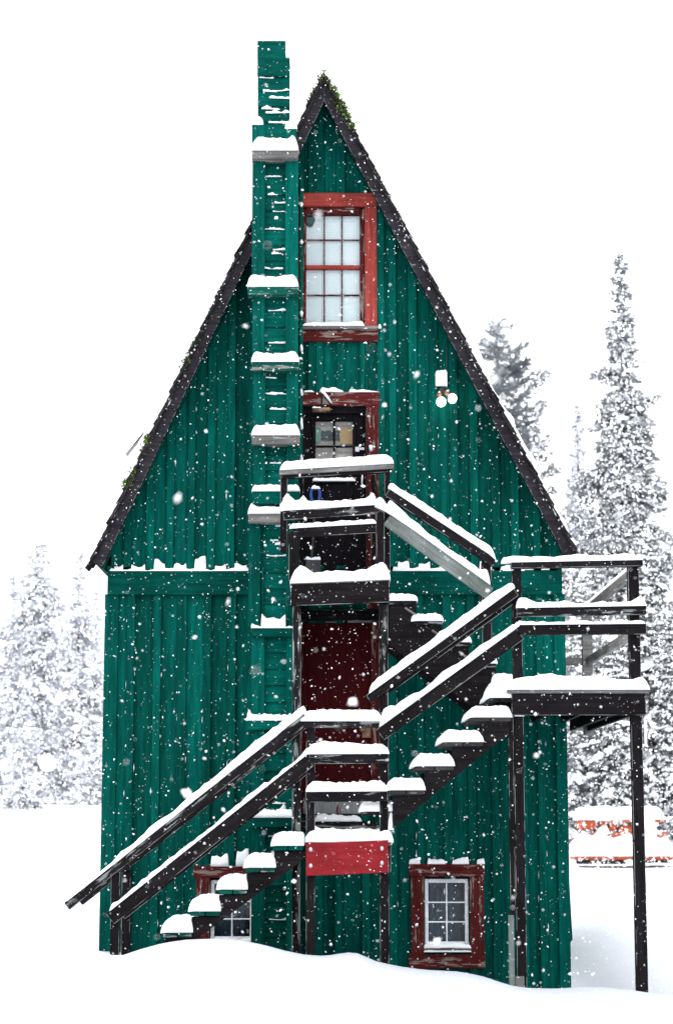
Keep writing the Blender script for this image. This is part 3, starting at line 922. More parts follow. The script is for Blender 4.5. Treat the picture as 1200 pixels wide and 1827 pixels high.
# small white windows low on the wall
def low_window(x0, x1, y0, y1, cx0, cx1, cy0, cy1, right_casing, label):
    w = px_boxes('window', [(x0, x0 + 6, y0, y1), (x1 - 6, x1, y0, y1), (x0 + 6.2, x1 - 6.2, y0, y0 + 7), (x0 + 6.2, x1 - 6.2, y1 - 17, y1 - 8)], 0.0, 0.05, 'whiteX', cab)
    w['label'] = label
    pane_grid(w, x0 + 6, x1 - 6, y0 + 7, y1 - 17, 2, 3, 0.016, 0.012, 'white')
    pbox('casing', cx0, cx1, cy0, y0 - 4, -0.064, 0.05, 'oldredX', w)
    pbox('casing', cx0 + 4, x0 - 2, y0 - 3.8, cy1 - 25, -0.060, 0.045, 'oldredX', w)
    if right_casing:
        pbox('casing', x1 + 3, cx1 - 1, y0 - 3.8, cy1 - 25, -0.060, 0.045, 'oldredX', w)
    pbox('casing', cx0, cx1 + 1, cy1 - 25, cy1, -0.070, 0.055, 'oldredX', w)
    px_boxes('stop', [(x0 - 2, x0 - .3, y0 - 3, y1), (x1 + .3, x1 + 3, y0 - 3, y1), (x0 - 2, x1 + 3, y0 - 4, y0 - .3)], -0.02, 0.07, 'doorblack', w)
    pbox('sill', x0 - 2, x1 + 5, y1 - 6, y1 - 1, -0.085, 0.08, 'greyX', w)
    psnow([(x0 - 2, y1 - 6), (x1 + 5, y1 - 6)], -0.08, -0.086, -0.01, 8, w, name='sill_snow', over=0.002)
    psnow([(x0 - 2, y1 + 1), (x1 + 5, y1 + 1)], -0.08, -0.083, -0.07, 4, w, name='sill_snow', over=0.002)
    # dim room: a curtain toned and shaped as the reflection in the glass
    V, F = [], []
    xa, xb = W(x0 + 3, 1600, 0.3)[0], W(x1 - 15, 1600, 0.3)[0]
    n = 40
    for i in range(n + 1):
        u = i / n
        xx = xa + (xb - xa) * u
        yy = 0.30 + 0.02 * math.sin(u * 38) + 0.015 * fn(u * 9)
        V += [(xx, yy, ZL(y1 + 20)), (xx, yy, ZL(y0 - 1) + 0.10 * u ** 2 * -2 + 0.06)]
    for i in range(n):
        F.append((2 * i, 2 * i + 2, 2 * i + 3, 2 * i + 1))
    centred('reflection_curtain', V, F, M['reflection_curtain'], w, smooth=True)
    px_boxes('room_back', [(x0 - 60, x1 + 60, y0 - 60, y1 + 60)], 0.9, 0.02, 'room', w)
    return w
lw = low_window(757.5, 835, 1568, 1697, 729, 864, 1541, 1728, True, 'small white six pane window with weathered red trim')
for (a, b) in ((729, 749), (762, 794), (806, 836), (850, 864)):
    psnow([(a, 1541), (b, 1541)], -0.06, -0.064, -0.027, 8, lw, name='ledge_snow', rough=0.5, round_=0.3, humps=((.9, .3, .015),))
lw2 = low_window(376, 452, 1570, 1688, 345, 456, 1545, 1716, False, 'small white window partly behind the lowest stair flight')
for (a, b) in ((376, 408), (421, 445)):
    psnow([(a, 1545), (b, 1545)], -0.06, -0.064, -0.027, 20, lw2, name='ledge_snow', rough=0.4, round_=0.12, humps=((.9, .3, .02),))

# loose trim board leaning out from the right-hand wall foot
prism('side_board', [(XR + 0.03, ZL(1690, .4)), (XR + 0.085, ZL(1676, .4)), (XR + 0.07, ZL(1600, .4)), (XR + 0.034, ZL(1430, .4)), (XR + 0.03, ZL(1430, .4))], 0.35, 0.9, 'greenZ', cab, .01)

# ------------------------------------------------------------------ chimney
CHY = -0.50
chm = root('chimney', (W(490, 1400, CHY)[0], CHY, 0), 'tall green clapboard chimney with snow capped ledges against the cabin front', 'chimney')
def core(x0, x1, y0, y1, Y0, Y1, name='chimney_core'):
    ym = (y0 + y1) / 2
    return boxes(name, [(W(x0, ym, Y0)[0], W(x1, ym, Y0)[0], Y0, Y1, ZL(y1, Y0), ZL(y0, Y0))], 'greenX', chm, b=0.006)
core(462, 515, 218, 1790, CHY + 0.07, -0.03)
core(461, 508, 76, 218, CHY + 0.05, -0.12)
# clapboards: narrow stack above, recessed courses between the stiles below
def clap(x0, x1, y0, y1, Y, tilt=0.10, snowy=0.5, d=0.024):
    ym = (y0 + y1) / 2
    c0, c1 = P(x0, ym, Y), P(x1, ym, Y)
    c0.y = c1.y = Y
    w = ZL(y0, Y) - ZL(y1, Y)
    o = beam('clapboard', c0, c1, w * 1.06, d, 'greenX', chm, roll=-tilt, b=0.004)
    if random.random() < snowy:
        for q in range(random.choice((1, 2, 3))):
            a = x0 + (x1 - x0) * random.uniform(0.0, 0.55); b = min(x1, a + (x1 - x0) * random.uniform(0.35, 0.9))
            yy = y0 + (y1 - y0) * random.choice((0, 0, 0.02, random.uniform(0.1, 0.6)))
            Z = ZL(yy, Y)
            snow([(W(a, yy, Y)[0], Z - 0.004), (W(b, yy, Y)[0], Z - 0.004 + random.uniform(-.008, .008))], Y - 0.024 - (yy - y0) * 0.0009, Y + 0.02, random.uniform(0.010, 0.026), o, over=0, rough=0.6, round_=0.6, name='ledge_snow', freq=20, ragged=0.6)
    return o
clap(459, 509.5, 74, 104, CHY + 0.02, 0.02, 0)
clap(459, 517, 105, 136, CHY + 0.005, 0.04, 0)
ycs = [138, 162, 190, 218, 246]
for i in range(4):
    clap(459.5, 516, ycs[i], ycs[i + 1], CHY + 0.02, 0.13, 1.0)
for (xx0, xx1) in ((458, 461), (510, 517)):
    pass
core(509, 516, 106, 216, CHY + 0.06, -0.14, 'stack_return')
psnow([(509.8, 105), (517, 105)], CHY + .05, CHY + 0.0, CHY + 0.3, 14, chm, rough=0.2)
y = 284
while y < 1760:
    h = random.uniform(27, 33)
    clap(470, 511, y, y + h, CHY + 0.075, 0.12, 0.8 if y < 1000 else 0.35)
    y += h
# stiles
for (a, b, y0, y1) in ((449, 472.5, 222, 266), (508.5, 529, 230, 266), (449.5, 472.5, 284, 510), (508.5, 532, 284, 510), (450, 472, 527, 644), (509.5, 532, 527, 644), (450.5, 473, 661, 775), (510.5, 532.5, 661, 775),
                       (451, 473.5, 793, 875), (511, 533, 793, 875), (451, 473, 900, 915), (443, 464.5, 933, 1119), (448.5, 472, 1137, 1284), (510, 523, 933, 1119), (510, 523, 1137, 1284),
                       (448, 472, 1303, 1457), (510, 523, 1303, 1457), (448, 472, 1477, 1760), (510, 523, 1477, 1760)):
    pbox('stile', a, b, y0, y1, CHY - 0.002, 0.06, 'greenX', chm)
pbox('stile', 465.5, 471, 1010, 1119, CHY + 0.04, 0.03, 'greenX', chm)
# ledges and their caps
led = [(449, 531.5, 268, 283, 'greyX', 27, ((.1, .13, .03), (.9, .1, .03))), (442, 531.5, 511, 526.5, 'greygreenX', 24, ((.06, .12, .03), (.93, .12, .015))), (449, 533, 645, 660.5, 'greygreenX', 18, ((.1, .13, .02), (.86, .13, .02))),
       (449, 534.5, 776, 792.5, 'greyX', 22, ((.08, .12, .02), (.9, .12, .02))), (450, 534, 876, 899, 'greenX', 13, ()), (443, 512, 916, 932.5, 'greyX', 14, ((.08, .08, .03),)),
       (449, 525, 1120, 1136, 'greenX', 3, ((.0, .15, .02),)), (441, 524, 1285, 1302.5, 'greenX', 12, ((.03, .05, .06),)), (440, 524, 1458, 1476, 'greenX', 15, ())]
for (a, b, y0, y1, mt, hp, hm) in led:
    o = pbox('ledge', a, b, y0, y1, CHY - 0.075, 0.17, mt, chm)
    psnow([(a - 1, y0), (b + 1, y0)], CHY - .07, CHY - 0.085, CHY + 0.06, hp, o, over=0.01, rough=0.12, humps=hm, round_=0.6)
psnow([(466, 1119), (510, 1119)], CHY + .02, CHY - 0.05, CHY + 0.055, 17, chm, over=0, rough=0.1, round_=.08, humps=((.0, .12, .04), (1, .12, .03)))
for (a, b, y0, hp) in ((448, 470, 222, 20), (508, 530, 229, 20)):
    psnow([(a, y0), (b, y0)], CHY, CHY - 0.01, CHY + 0.07, hp, chm, over=0.01, rough=0.1)
# downpipe-like batten in the angle between chimney and wall, with snow lodged on it
pbox('trim_strip', 534, 540, 300, 900, -0.12, 0.1, 'greenX', chm)
for yy, hp in ((365, 9), (432, 8), (560, 12), (622, 16), (700, 14), (756, 24), (818, 14)):
    blob('lodged_snow', P(537.5, yy, -0.14), (0.018, 0.02, hp / 370), 'snow', chm, 0.6, 2)

# ------------------------------------------------------------------ staircase
st = root('staircase', (0, MID, 0), 'snow laden charcoal timber staircase zigzagging up the cabin front with three landings', 'staircase')
FP = FRONT + 0.045            # front of posts; rails are nailed to their faces
# --- lower flight, front and rear rails
def shift(o, dy):
    c = o.copy(); COL.objects.link(c); c.parent = o.parent; c.location = o.location + Vector((0, dy, 0))
    for ch in o.children:
        k = ch.copy(); COL.objects.link(k); k.parent = c
    return c
BACK = 0.90
pst = pbox('post', 197, 213, 1556, 1745, FP, 0.085, 'charX', st); shift(pst, BACK)
r = pbeam('handrail', 119, 1617, 546, 1279, 15, FRONT, 0.10, 'charoldX', st)
psnow([(122, 1606), (240, 1513), (400, 1386), (520, 1292), (546, 1271)], FRONT + .05, FRONT - .0, FRONT + 0.10, 14, r, over=0.004, rough=0.25, humps=((.1, .2, -0.025), (.0, .1, -0.03), (.85, .2, .02)))
shift(r, BACK)
r = pbeam('middle_rail', 196, 1639, 551, 1357, 25, FRONT, 0.042, 'charX', st)
psnow([(196, 1625), (552, 1342)], FRONT + .02, FRONT, FRONT + 0.042, 8, r, over=0.006, rough=0.5, humps=((.0, .03, .02), (1, .03, .03)))
shift(r, BACK)
# --- lower landing
for (a, b, y0) in ((546, 561.5, 1290), (677, 692.5, 1224)):
    pbox('post', a, b, y0, 1748, FP, 0.085, 'charX', st)
r = pbeam('landing_rail', 540, 1292, 680, 1292, 12, FRONT, 0.10, 'charoldX', st)
psnow([(536, 1286), (682, 1286)], FRONT, FRONT, FRONT + 0.10, 22, r, over=0.01, rough=0.15)
r = pbeam('landing_rail', 551, 1354, 693, 1353, 18, FRONT, 0.042, 'charoldX', st)
psnow([(547, 1345), (694, 1344)], FRONT, FRONT, FRONT + 0.045, 19, r, over=0.014, rough=0.15)
r = pbeam('landing_rail', 545, 1422, 691, 1420, 19, FRONT, 0.042, 'charX', st)
psnow([(545, 1412), (691, 1411)], FRONT, FRONT, FRONT + 0.045, 18, r, over=0.014, rough=0.15)
zland = ZL(1502, FRONT)
xa, xb = W(546, 1500, FRONT)[0], W(700, 1500, FRONT)[0]
NPL = 7
for k in range(NPL):
    y0 = FRONT + 0.045 + (BACK + .02) * k / NPL
    boxes('deck_plank', [(xa, xb, y0, y0 + (BACK + .02) / NPL - 0.006, zland - 0.035, zland)], 'greyX', st)
snow([(xa - .01, zland), (xb + .01, zland)], FRONT + 0.03, MID, 0.11, st, over=0.02, rough=0.15, humps=((.06, .06, .04), (.93, .05, .05)), name='deck_snow')
rb = prism('fascia_board', [W(545.5, 1505, FRONT), W(692, 1499, FRONT), W(692, 1557, FRONT), W(545.5, 1563, FRONT)], FRONT - 0.002, FRONT + 0.04, [M['redboard'], M['redboard']], st)
rb['label'] = 'bright red board fronting the lower landing'
for (x, y) in ((554, 1516), (554, 1545), (681, 1514), (681, 1540)):
    blob('bolt', P(x, y, FRONT - 0.004), (0.017, 0.012, 0.022), 'metal', rb, 0.2, 2)
pbox('post_block', 691, 697, 1440, 1556, FP + .02, 0.08, 'charoldX', st)
psnow([(692, 1480), (702, 1480)], FRONT + .05, FP, FP + .1, 40, st, rough=0.3)
for (yy) in (FRONT + 0.3, MID - 0.06):
    boxes('joist', [(xa + .02, xb - .02, yy, yy + 0.045, zland - 0.2, zland - 0.037)], 'charX', st)
# --- treads: two planks side by side on each step, with their snow
def tread(x0, x1, y, Y, depth, mt, hp, ends=(0.65, 0.2), tp=9, humps=()):
    xm = (x0 + x1) / 2
    Zt = ZL(y, Y); th = tp / 205
    Xa, Xm, Xb = W(x0, y, Y)[0], W(xm, y, Y)[0], W(x1, y, Y)[0]
    first = None
    for (a, b) in ((Xa, Xm - 0.004), (Xm + 0.004, Xb)):
        o = boxes('tread', [(a, b, Y, Y + depth, Zt - th, Zt + random.uniform(-.003, .003))], mt, st, b=0.005)
        first = first or o
    snow([(Xa - 0.022, Zt - 0.006), (Xa + 0.03, Zt), (Xb + 0.01, Zt)], Y, Y + depth, hp / 205, first, over=0.02, rough=0.10, ends=ends, humps=humps, freq=3)
lower = [(291, 342, 1663), (340, 392, 1625), (390, 440, 1586), (438, 490, 1547), (487, 540, 1508)]
for (a, b, y) in lower:
    tread(a, b, y, FRONT - 0.015, BACK + 0.03, 'greygreenX' if a < 487 else 'greenX', 23)
def saw(pxs, Y, mat, name='stringer', d=0.045):
    return prism(name, [W(x, y, Y) for x, y in pxs], Y, Y + d, [M[mat], M[EDGE.get(mat, mat)]], st, c=0)
lowsaw = [(292, 1674), (342, 1674), (342, 1636), (391, 1636), (391, 1597), (440, 1597), (440, 1558), (489, 1558), (489, 1519), (546, 1519), (546, 1528), (520, 1550), (342, 1682), (322, 1712), (292, 1716)]
s1 = saw(lowsaw, FRONT + 0.01, 'charX'); shift(s1, BACK - 0.06)
# --- right flight from the lower landing up to the right landing
right = [(692, 757, 1409), (740, 809, 1366), (789, 861, 1323), (838, 911, 1279)]
for (a, b, y) in right:
    tread(a, b, y, FRONT - 0.015, BACK + 0.03, 'oldgreyX', 22, tp=8, ends=(1.0, .6))
tread(645, 700, 1447, FRONT + 0.07, BACK - 0.06, 'charoldX', 18, tp=8)
rsaw = [(700, 1419), (757, 1419), (757, 1376), (806, 1376), (806, 1333), (857, 1333), (857, 1290), (908, 1290), (908, 1310), (880, 1330), (700, 1478)]
s2 = saw(rsaw, FRONT + 0.01, 'charX'); shift(s2, BACK - 0.06)
r = pbeam('handrail', 657, 1247, 920, 1056, 15, FRONT, 0.10, 'charX', st)
psnow([(658, 1237), (780, 1149), (918, 1048)], FRONT, FRONT, FRONT + 0.10, 19, r, over=0.01, rough=0.15)
pbeam('rail_brace', 690, 1232, 915, 1070, 13, FRONT + 0.045, 0.04, 'charX', st)
r = pbeam('middle_rail', 678, 1311, 927, 1131, 23, FRONT, 0.042, 'charX', st)
psnow([(676, 1297), (740, 1251), (926, 1116)], FRONT, FRONT, FRONT + 0.05, 15, r, over=0.012, rough=0.35, humps=((.05, .07, .06), (.93, .1, -.02)))
# --- right landing and its bridge along the wall
zdk = ZL(1230, FRONT)
xa, xb = W(904, 1235, FRONT)[0], W(1156, 1235, FRONT)[0]
FAR = 1.75
planks = 6
for k in range(planks):
    y0 = FRONT - 0.02 + (-0.08 - FRONT) * k / planks
    boxes('deck_plank', [(xa, xb, y0, y0 + (-0.08 - FRONT) / planks - 0.006, zdk - 0.034, zdk + random.uniform(-.002, .002))], 'greyX', st)
for k in range(6):
    y0 = -0.08 + (FAR + 0.1) * k / 6
    boxes('deck_plank', [(XR + 0.04, xb, y0, y0 + (FAR + .1) / 6 - 0.006, zdk - 0.034, zdk)], 'greyX', st)
snow([(xa - .0, zdk), (xb + .01, zdk)], FRONT - 0.02, -0.08, 0.085, st, over=0.015, rough=0.3, freq=1.6, humps=((.1, .06, .02), (.28, .12, .05), (.55, .2, .06), (.95, .06, .02)), name='deck_snow')
snow([(XR + 0.05, zdk), (xb, zdk)], -0.06, FAR, 0.09, st, rough=0.2, name='deck_snow')
fb = pbox('fascia_board', 912, 1151, 1237, 1276, FRONT - 0.004, 0.045, 'charX', st)
pbox('joist', 916, 1150, 1240, 1276, MID, 0.045, 'charX', st)
for x in (925, 985, 1045, 1105, 1143):
    X = W(x, 1250, FRONT)[0]
    boxes('joist', [(X - .02, X + .02, FRONT + 0.05, -0.1 if X < XR + .05 else FAR, zdk - 0.2, zdk - 0.037)], 'charX', st)
pbox('post', 917.5, 934.5, 1010, 1790, FP, 0.085, 'charX', st)
pbox('post', 908, 917, 1277, 1632, FP - 0.002, 0.06, 'charX', st)
pbox('post_splice', 907.5, 917, 1633, 1790, FP - 0.006, 0.06, 'paleX', st)
pbox('post_splice', 918.5, 934.8, 1742, 1790, FP - 0.006, 0.02, 'greyX', st)
psnow([(917, 1277), (935, 1277)], FP - .02, FP - 0.03, FP, 4, st, over=0.0)
pbox('post', 1127.5, 1147.5, 1010, 1800, FP, 0.095, 'charX', st)
r = pbeam('landing_rail', 911, 1008, 1146, 1004, 11, FRONT, 0.10, 'charX', st)
psnow([(894, 1003), (1146, 998)], FRONT, FRONT, FRONT + 0.10, 11, r, over=0.006, rough=0.3)
r = pbeam('landing_rail', 921, 1092, 1152, 1088, 17, FRONT, 0.042, 'charoldX', st)
psnow([(920, 1084), (1152, 1080)], FRONT, FRONT, FRONT + 0.045, 9, r, over=0.014, rough=0.3, humps=((.04, .08, .06), (.95, .03, .07)))
r = pbeam('landing_rail', 922, 1124, 1152, 1122, 19, FRONT, 0.042, 'charX', st)
psnow([(922, 1114), (1150, 1112)], FRONT, FRONT, FRONT + 0.045, 6, r, over=0.01, rough=0.5)
pbox('cable_pipe', 1148, 1153, 1284, 1328, FP + 0.02, 0.03, 'plastic', st)
# side rails running back past the corner, bare grey timber
Xs = W(1139, 1010, FRONT)[0]
zt, zm = ZL(1012, FRONT), ZL(1122, FRONT)
beam('side_rail', (Xs, FRONT + 0.12, zt), (Xs, FAR, zt + 0.0), 0.09, 0.045, 'greyX', st)
beam('side_rail', (Xs, FRONT + 0.12, zm), (Xs, FAR, zm), 0.09, 0.045, 'greyX', st)
snow([(Xs - .02, zt + .045), (Xs + .02, zt + .045)], FRONT + .12, FAR, 0.04, st, name='rail_snow')
boxes('post', [(Xs - 0.06, Xs + 0.045, FAR + .002, FAR + 0.09, zdk - 0.25, zt + 0.03)], 'greyX', st)
beam('end_rail', (Xs - 0.06, FAR + .04, zt + .01), (XR + 0.02, FAR + .04, zt + .01), 0.06, 0.045, 'charX', st)
beam('end_rail', (Xs - 0.06, FAR + .04, zm), (XR + 0.02, FAR + .04, zm), 0.08, 0.045, 'greyX', st)
snow([(Xs - 0.06, zt + .04), (XR + .03, zt + .04)], FAR + .02, FAR + .07, 0.04, st, name='rail_snow')
# tread-like overhang at the stair head
psnow([(872, 1240), (912, 1232)], FRONT, FRONT + 0.05, MID, 34, st, over=0.03, rough=0.2, humps=((0, .5, -.05),))
tread(872, 912, 1244, FRONT + 0.03, BACK - 0.02, 'charoldX', 12, tp=8)
# --- back flight up to the upper platform
for k, (a, b, y) in enumerate([(697, 742, 1071), (741, 788, 1107), (788, 838, 1145), (836, 884, 1183), (884, 916, 1215)]):
    tread(a - 4, b + 1, y, MID, 0.84, 'charoldX', 15, tp=8, ends=(.6, .7))
bsaw = [(694, 1080), (740, 1080), (740, 1116), (787, 1116), (787, 1154), (836, 1154), (836, 1192), (884, 1192), (884, 1222), (920, 1222), (920, 1290), (880, 1290), (694, 1150)]
s3 = saw(bsaw, MID + 0.02, 'charX'); shift(s3, 0.76)
r = pbeam('handrail', 691, 878, 882, 1004, 15, MID, 0.085, 'charX', st)
psnow([(692, 870), (872, 988), (884, 999)], MID, MID, MID + 0.085, 17, r, over=0.01, rough=0.15)
r = pbeam('middle_rail', 690, 927, 873, 1059, 23, MID, 0.042, 'paleX', st)
psnow([(688, 912), (730, 940), (874, 1043)], MID, MID, MID + 0.045, 14, r, over=0.012, rough=0.25, humps=((.08, .12, .07), (.3, .1, .03), (.98, .06, .08)))
pbox('post', 860, 877, 1002, 1300, MID + 0.045, 0.085, 'charX', st)
for (a, b, c, d_) in ((722, 1084, 752, 1104), (770, 1124, 796, 1142), (818, 1162, 836, 1176)):   # bare cleats under the treads
    pbeam('cleat', a, b, c, d_, 4, MID + 0.012, 0.02, 'greyX', st)
# --- upper platform
zup = ZL(1037, MID)
xa, xb = W(519, 1040, MID)[0], W(695, 1040, MID)[0]
for k in range(7):
    y0 = MID - 0.01 + (0.93) * k / 7
    boxes('deck_plank', [(xa, xb, y0, y0 + 0.93 / 7 - 0.006, zup - 0.034, zup)], 'greyX', st)
fb2 = prism('fascia_board', [W(518, 1041, MID), W(694.5, 1034, MID), W(694.5, 1075, MID), W(518, 1082, MID)], MID - 0.03, MID + 0.012, [M['charX'], M['edgeX']], st, c=0.008)
pbeam('fascia_lip', 518, 1040, 695, 1033.5, 5, MID - 0.036, 0.05, 'paleX', st)
snow([W(517, 1041, MID), W(696, 1034, MID)], MID - 0.035, -0.1, 0.10, st, over=0.012, rough=0.12, humps=((.1, .09, .09), (.93, .12, .09)), name='deck_snow')
for (a, b, y0, y1, Y, mt) in ((515, 533, 948, 1036, MID + 0.0, 'charX'), (521, 536, 1082, 1760, MID + 0.02, 'charoldX'), (671, 685.5, 913, 1030, MID - 0.0, 'charX'), (676.5, 693, 1078, 1760, MID + 0.02, 'charoldX'),
                              (500, 512.5, 846, 985, MID + 0.045, 'charX'), (685.8, 695.5, 838, 1030, MID + 0.045, 'charX'), (534, 541, 846, 1040, -0.22, 'charX'), (662, 670, 846, 1040, -0.22, 'charX')):
    pbox('post', a, b, y0, y1, Y, 0.085, mt, st)
r = pbeam('platform_rail', 498, 843, 702, 831, 9, MID, 0.10, 'greyX', st)
psnow([(499, 838), (702, 826)], MID, MID, MID + 0.10, 18, r, over=0.01, rough=0.1)
pbeam('platform_rail', 502, 850, 700, 838, 7, MID + 0.02, 0.08, 'charX', st)
r = pbeam('platform_rail', 505, 919, 668, 908, 18, MID, 0.042, 'charoldX', st)
psnow([(498, 911), (672, 900)], MID, MID - .005, MID + 0.05, 14, r, over=0.012, rough=0.15, humps=((.08, .05, .09), (.24, .03, .06), (.97, .06, .06)))
psnow([(668, 902), (692, 914)], MID, MID, MID + 0.09, 22, r, over=0.01, rough=0.15)
r = pbeam('platform_rail', 532, 950, 671, 942, 17, MID + 0.002, 0.042, 'charX', st)
psnow([(516, 942), (671, 933)], MID, MID, MID + 0.045, 9, r, over=0.01, rough=0.2)
for (yy, zz) in ((843, 0.09), (916, .1), (948, .09)):
    for x in (506, 690):
        X, z = W(x, yy, MID)
        beam('side_rail', (X, MID + 0.14, z), (X, -0.08, z), zz, 0.04, 'charX', st)
for x in (522, 600, 690):
    X = W(x, 1060, MID)[0]
    boxes('joist', [(X - .02, X + .02, MID + 0.02, -0.08, zup - 0.2, zup - 0.037)], 'charX', st)

# ------------------------------------------------------------------ fittings
fl = root('floodlight', P(786, 676, -0.03), 'white electrical box with two lit round bulbs high on the right of the gable', 'floodlight')
o = pbox('junction_box', 776.5, 797.5, 664, 688, -0.09, 0.065, 'black', fl); o.data.materials[0] = M['plastic']; o.data.materials[1] = M['plastic']
psnow([(777, 664), (797, 664)], -.08, -.09, -.03, 4, fl)
blob('lamp_base', P(788, 697, -0.06), (0.035, 0.035, 0.03), 'shovel', fl, 0.1)
for (a, b, c, d_) in ((786, 699, 782, 705), (791, 699, 799, 703)):
    tube('lamp_socket', [P(a, b, -0.07), P(c, d_, -0.13)], [0.020, 0.026], 'brass', fl)
    
blob('bulb', P(786.5, 717, -0.16), (0.047, 0.047, 0.05), 'bulb', fl)
blob('bulb', P(806.5, 711, -0.16), (0.043, 0.043, 0.05), 'bulb', fl)
for (x, y) in ((783, 701), (798, 698)):
    blob('lodged_snow', P(x, y, -0.12), (0.012, 0.02, 0.018), 'snow', fl, 0.4, 2)
tube('conduit', [P(796, 664, -0.045), P(796.5, 640, -0.035), P(797, 606, -0.03)], 0.006, 'shovel', fl)

gl = root('wall_lamp', P(577, 715, -0.06), 'small brass tube lamp on a snowy bracket above the upper door', 'lamp')
tube('bracket', [P(573, 729, -0.08), P(574, 704, -0.2), P(574.5, 701, -0.22)], 0.009, 'black', gl)
tube('bracket', [P(574.5, 701, -0.22), P(590, 722, -0.10)], 0.009, 'black', gl)
tube('lamp_tube', [P(557, 732, -0.16), P(558, 732, -0.16), P(575, 731, -0.16), P(587, 730.5, -0.16), P(590, 730.5, -0.16)], [0.014, 0.024, 0.026, 0.024, 0.012], 'brass', gl)
tube('lamp_snow', [P(573, 700, -0.222), P(576, 699.5, -0.222), P(584, 709, -0.172), P(591, 719, -0.12)], [0.006, 0.014, 0.014, 0.008], 'snow', gl)
psnow([(557, 728), (572, 728)], -.16, -.18, -.14, 3, gl)

sh = root('snow_shovel', P(556, 1035, -0.55), 'snow shovel with blue D grip standing on the upper platform', 'shovel')
tube('shaft', [P(562, 896, -0.60), P(559, 950, -0.60), P(555, 1010, -0.60)], 0.012, 'oldgreyX', sh)
pts = []
for k in range(15):
    t = 2 * math.pi * k / 14
    pts.append(P(562.5 + 8 * math.sin(t), 882 - 12.5 * math.cos(t) + (2.5 if math.cos(t) < -.6 else 0), -0.60))
tube('grip', pts, 0.014, 'blue', sh)
tube('grip_neck', [P(562.2, 893, -0.60), P(561.8, 904, -0.60)], [0.02, 0.015], 'blue', sh)
psnow([(555, 872), (571, 872)], -.6, -.62, -.58, 7, sh, over=0.002)
V, F = [], []
for i in range(9):
    for j in range(7):
        u, v = i / 8, j / 6
        p = P(545 + 27 * u, 997 + 42 * v, -0.62 - 0.05 * math.sin(math.pi * u) - 0.05 * v)
        V.append(p)
for i in range(8):
    for j in range(6):
        a = i * 7 + j
        F.append((a, a + 7, a + 8, a + 1))
o = len(V)
V += [v + Vector((0, 0.012, 0)) for v in list(V)]
F += [(f[3] + o, f[2] + o, f[1] + o, f[0] + o) for f in list(F)]
ring = [i * 7 for i in range(9)] + [56 + j for j in range(1, 7)] + [i * 7 + 6 for i in range(7, -1, -1)] + [j for j in range(5, 0, -1)]
for q in range(len(ring)):
    a, b = ring[q], ring[(q + 1) % len(ring)]
    F.append((a, b, b + o, a + o))
centred('blade', V, F, M['shovel'], sh, smooth=True)
psnow([(545, 997), (556, 999), (572, 998)], -.64, -.68, -.6, 6, sh, over=0.004, rough=.6)

# ------------------------------------------------------------------ orange machine under snow
VY = 50.0
vx = lambda x, y: W(x, y, VY)
gm = root('snow_groomer', (vx(1100, 1535)[0], VY, float(ground_z(vx(1100, 1535)[0], VY))), 'orange tracked machine buried in snow beyond the right hand post', 'vehicle')
XA, XB = vx(1019, 1530)[0], vx(1192, 1530)[0]
zb = vx(1100, 1536)[1]
def vbox(name, x0, x1, y0, y1, dy0, dy1, mat, b=0.03, par=None):
    a, c = vx(x0, y1), vx(x1, y0)
    return boxes(name, [(a[0], c[0], VY + dy0, VY + dy1, a[1], c[1])], mat, par or gm, b)
vbox('deck', 1018, 1192, 1527, 1533.5, -0.9, 1.0, 'orange')
vbox('track', 1024, 1110, 1534, 1541, -0.8, -0.35, 'black'); vbox('track', 1130, 1188, 1534, 1539, -0.8, -0.35, 'black')
vbox('body', 1030, 1180, 1488, 1526, -0.45, 0.8, 'orange', 0.1)
vbox('cab_wall', 1101, 1168, 1473, 1487, -0.40, 0.7, 'orange', 0.04)
vbox('cab_roof', 1094, 1178, 1462, 1468, -0.55, 0.85, 'orange', 0.03)
vbox('hood', 1068, 1096, 1465, 1482, -0.42, 0.6, 'orange', 0.05)
vbox('nose', 1030, 1060, 1463, 1480, -0.40, 0.6, 'orange', 0.08)
vbox('tail_lamp', 1176, 1183, 1482, 1494, -0.46, -0.2, 'orange', 0.05)
vbox('windscreen', 1074, 1084, 1469, 1477, -0.44, -0.4, 'black', 0.01)
vbox('brace', 1051, 1053, 1476, 1500, -0.5, -0.45, 'orange', 0.01)
tube('grab_bar', [Vector((vx(1083, 1493)[0], VY - .7, vx(1083, 1493)[1])), Vector((vx(1118, 1481)[0], VY - .7, vx(1118, 1481)[1]))], 0.05, 'orange', gm)
def vsnow(p, y0, y1, h, **kw):
    return snow([vx(x, y) for x, y in p], VY + y0, VY + y1, h, gm, over=0.05, round_=1.0, rough=0.25, freq=1.5, **kw)
vsnow([(1018, 1527), (1192, 1527)], -0.92, 0.9, 0.62, humps=((.2, .1, .05), (.8, .06, .35), (.35, .1, .15)))
vsnow([(1092, 1462), (1180, 1462)], -0.6, 0.9, 0.42)
vsnow([(1026, 1463), (1100, 1463)], -0.5, 0.8, 0.42)
vsnow([(1060, 1492), (1082, 1487)], -0.65, 0.2, 0.3)
vsnow([(1140, 1490), (1165, 1490)], -0.75, -0.3, 0.75)
vsnow([(1030, 1500), (1046, 1497)], -0.8, -0.3, 0.3)

# ------------------------------------------------------------------ conifers
_ico = bmesh.new(); bmesh.ops.create_icosphere(_ico, subdivisions=2, radius=1)
ICO_V = np.array([v.co[:] for v in _ico.verts]); ICO_F = np.array([[v.index for v in f.verts] for f in _ico.faces]); _ico.free()
_ico = bmesh.new(); bmesh.ops.create_icosphere(_ico, subdivisions=1, radius=1)
ICO1_V = np.array([v.co[:] for v in _ico.verts]); ICO1_F = np.array([[v.index for v in f.verts] for f in _ico.faces]); _ico.free()

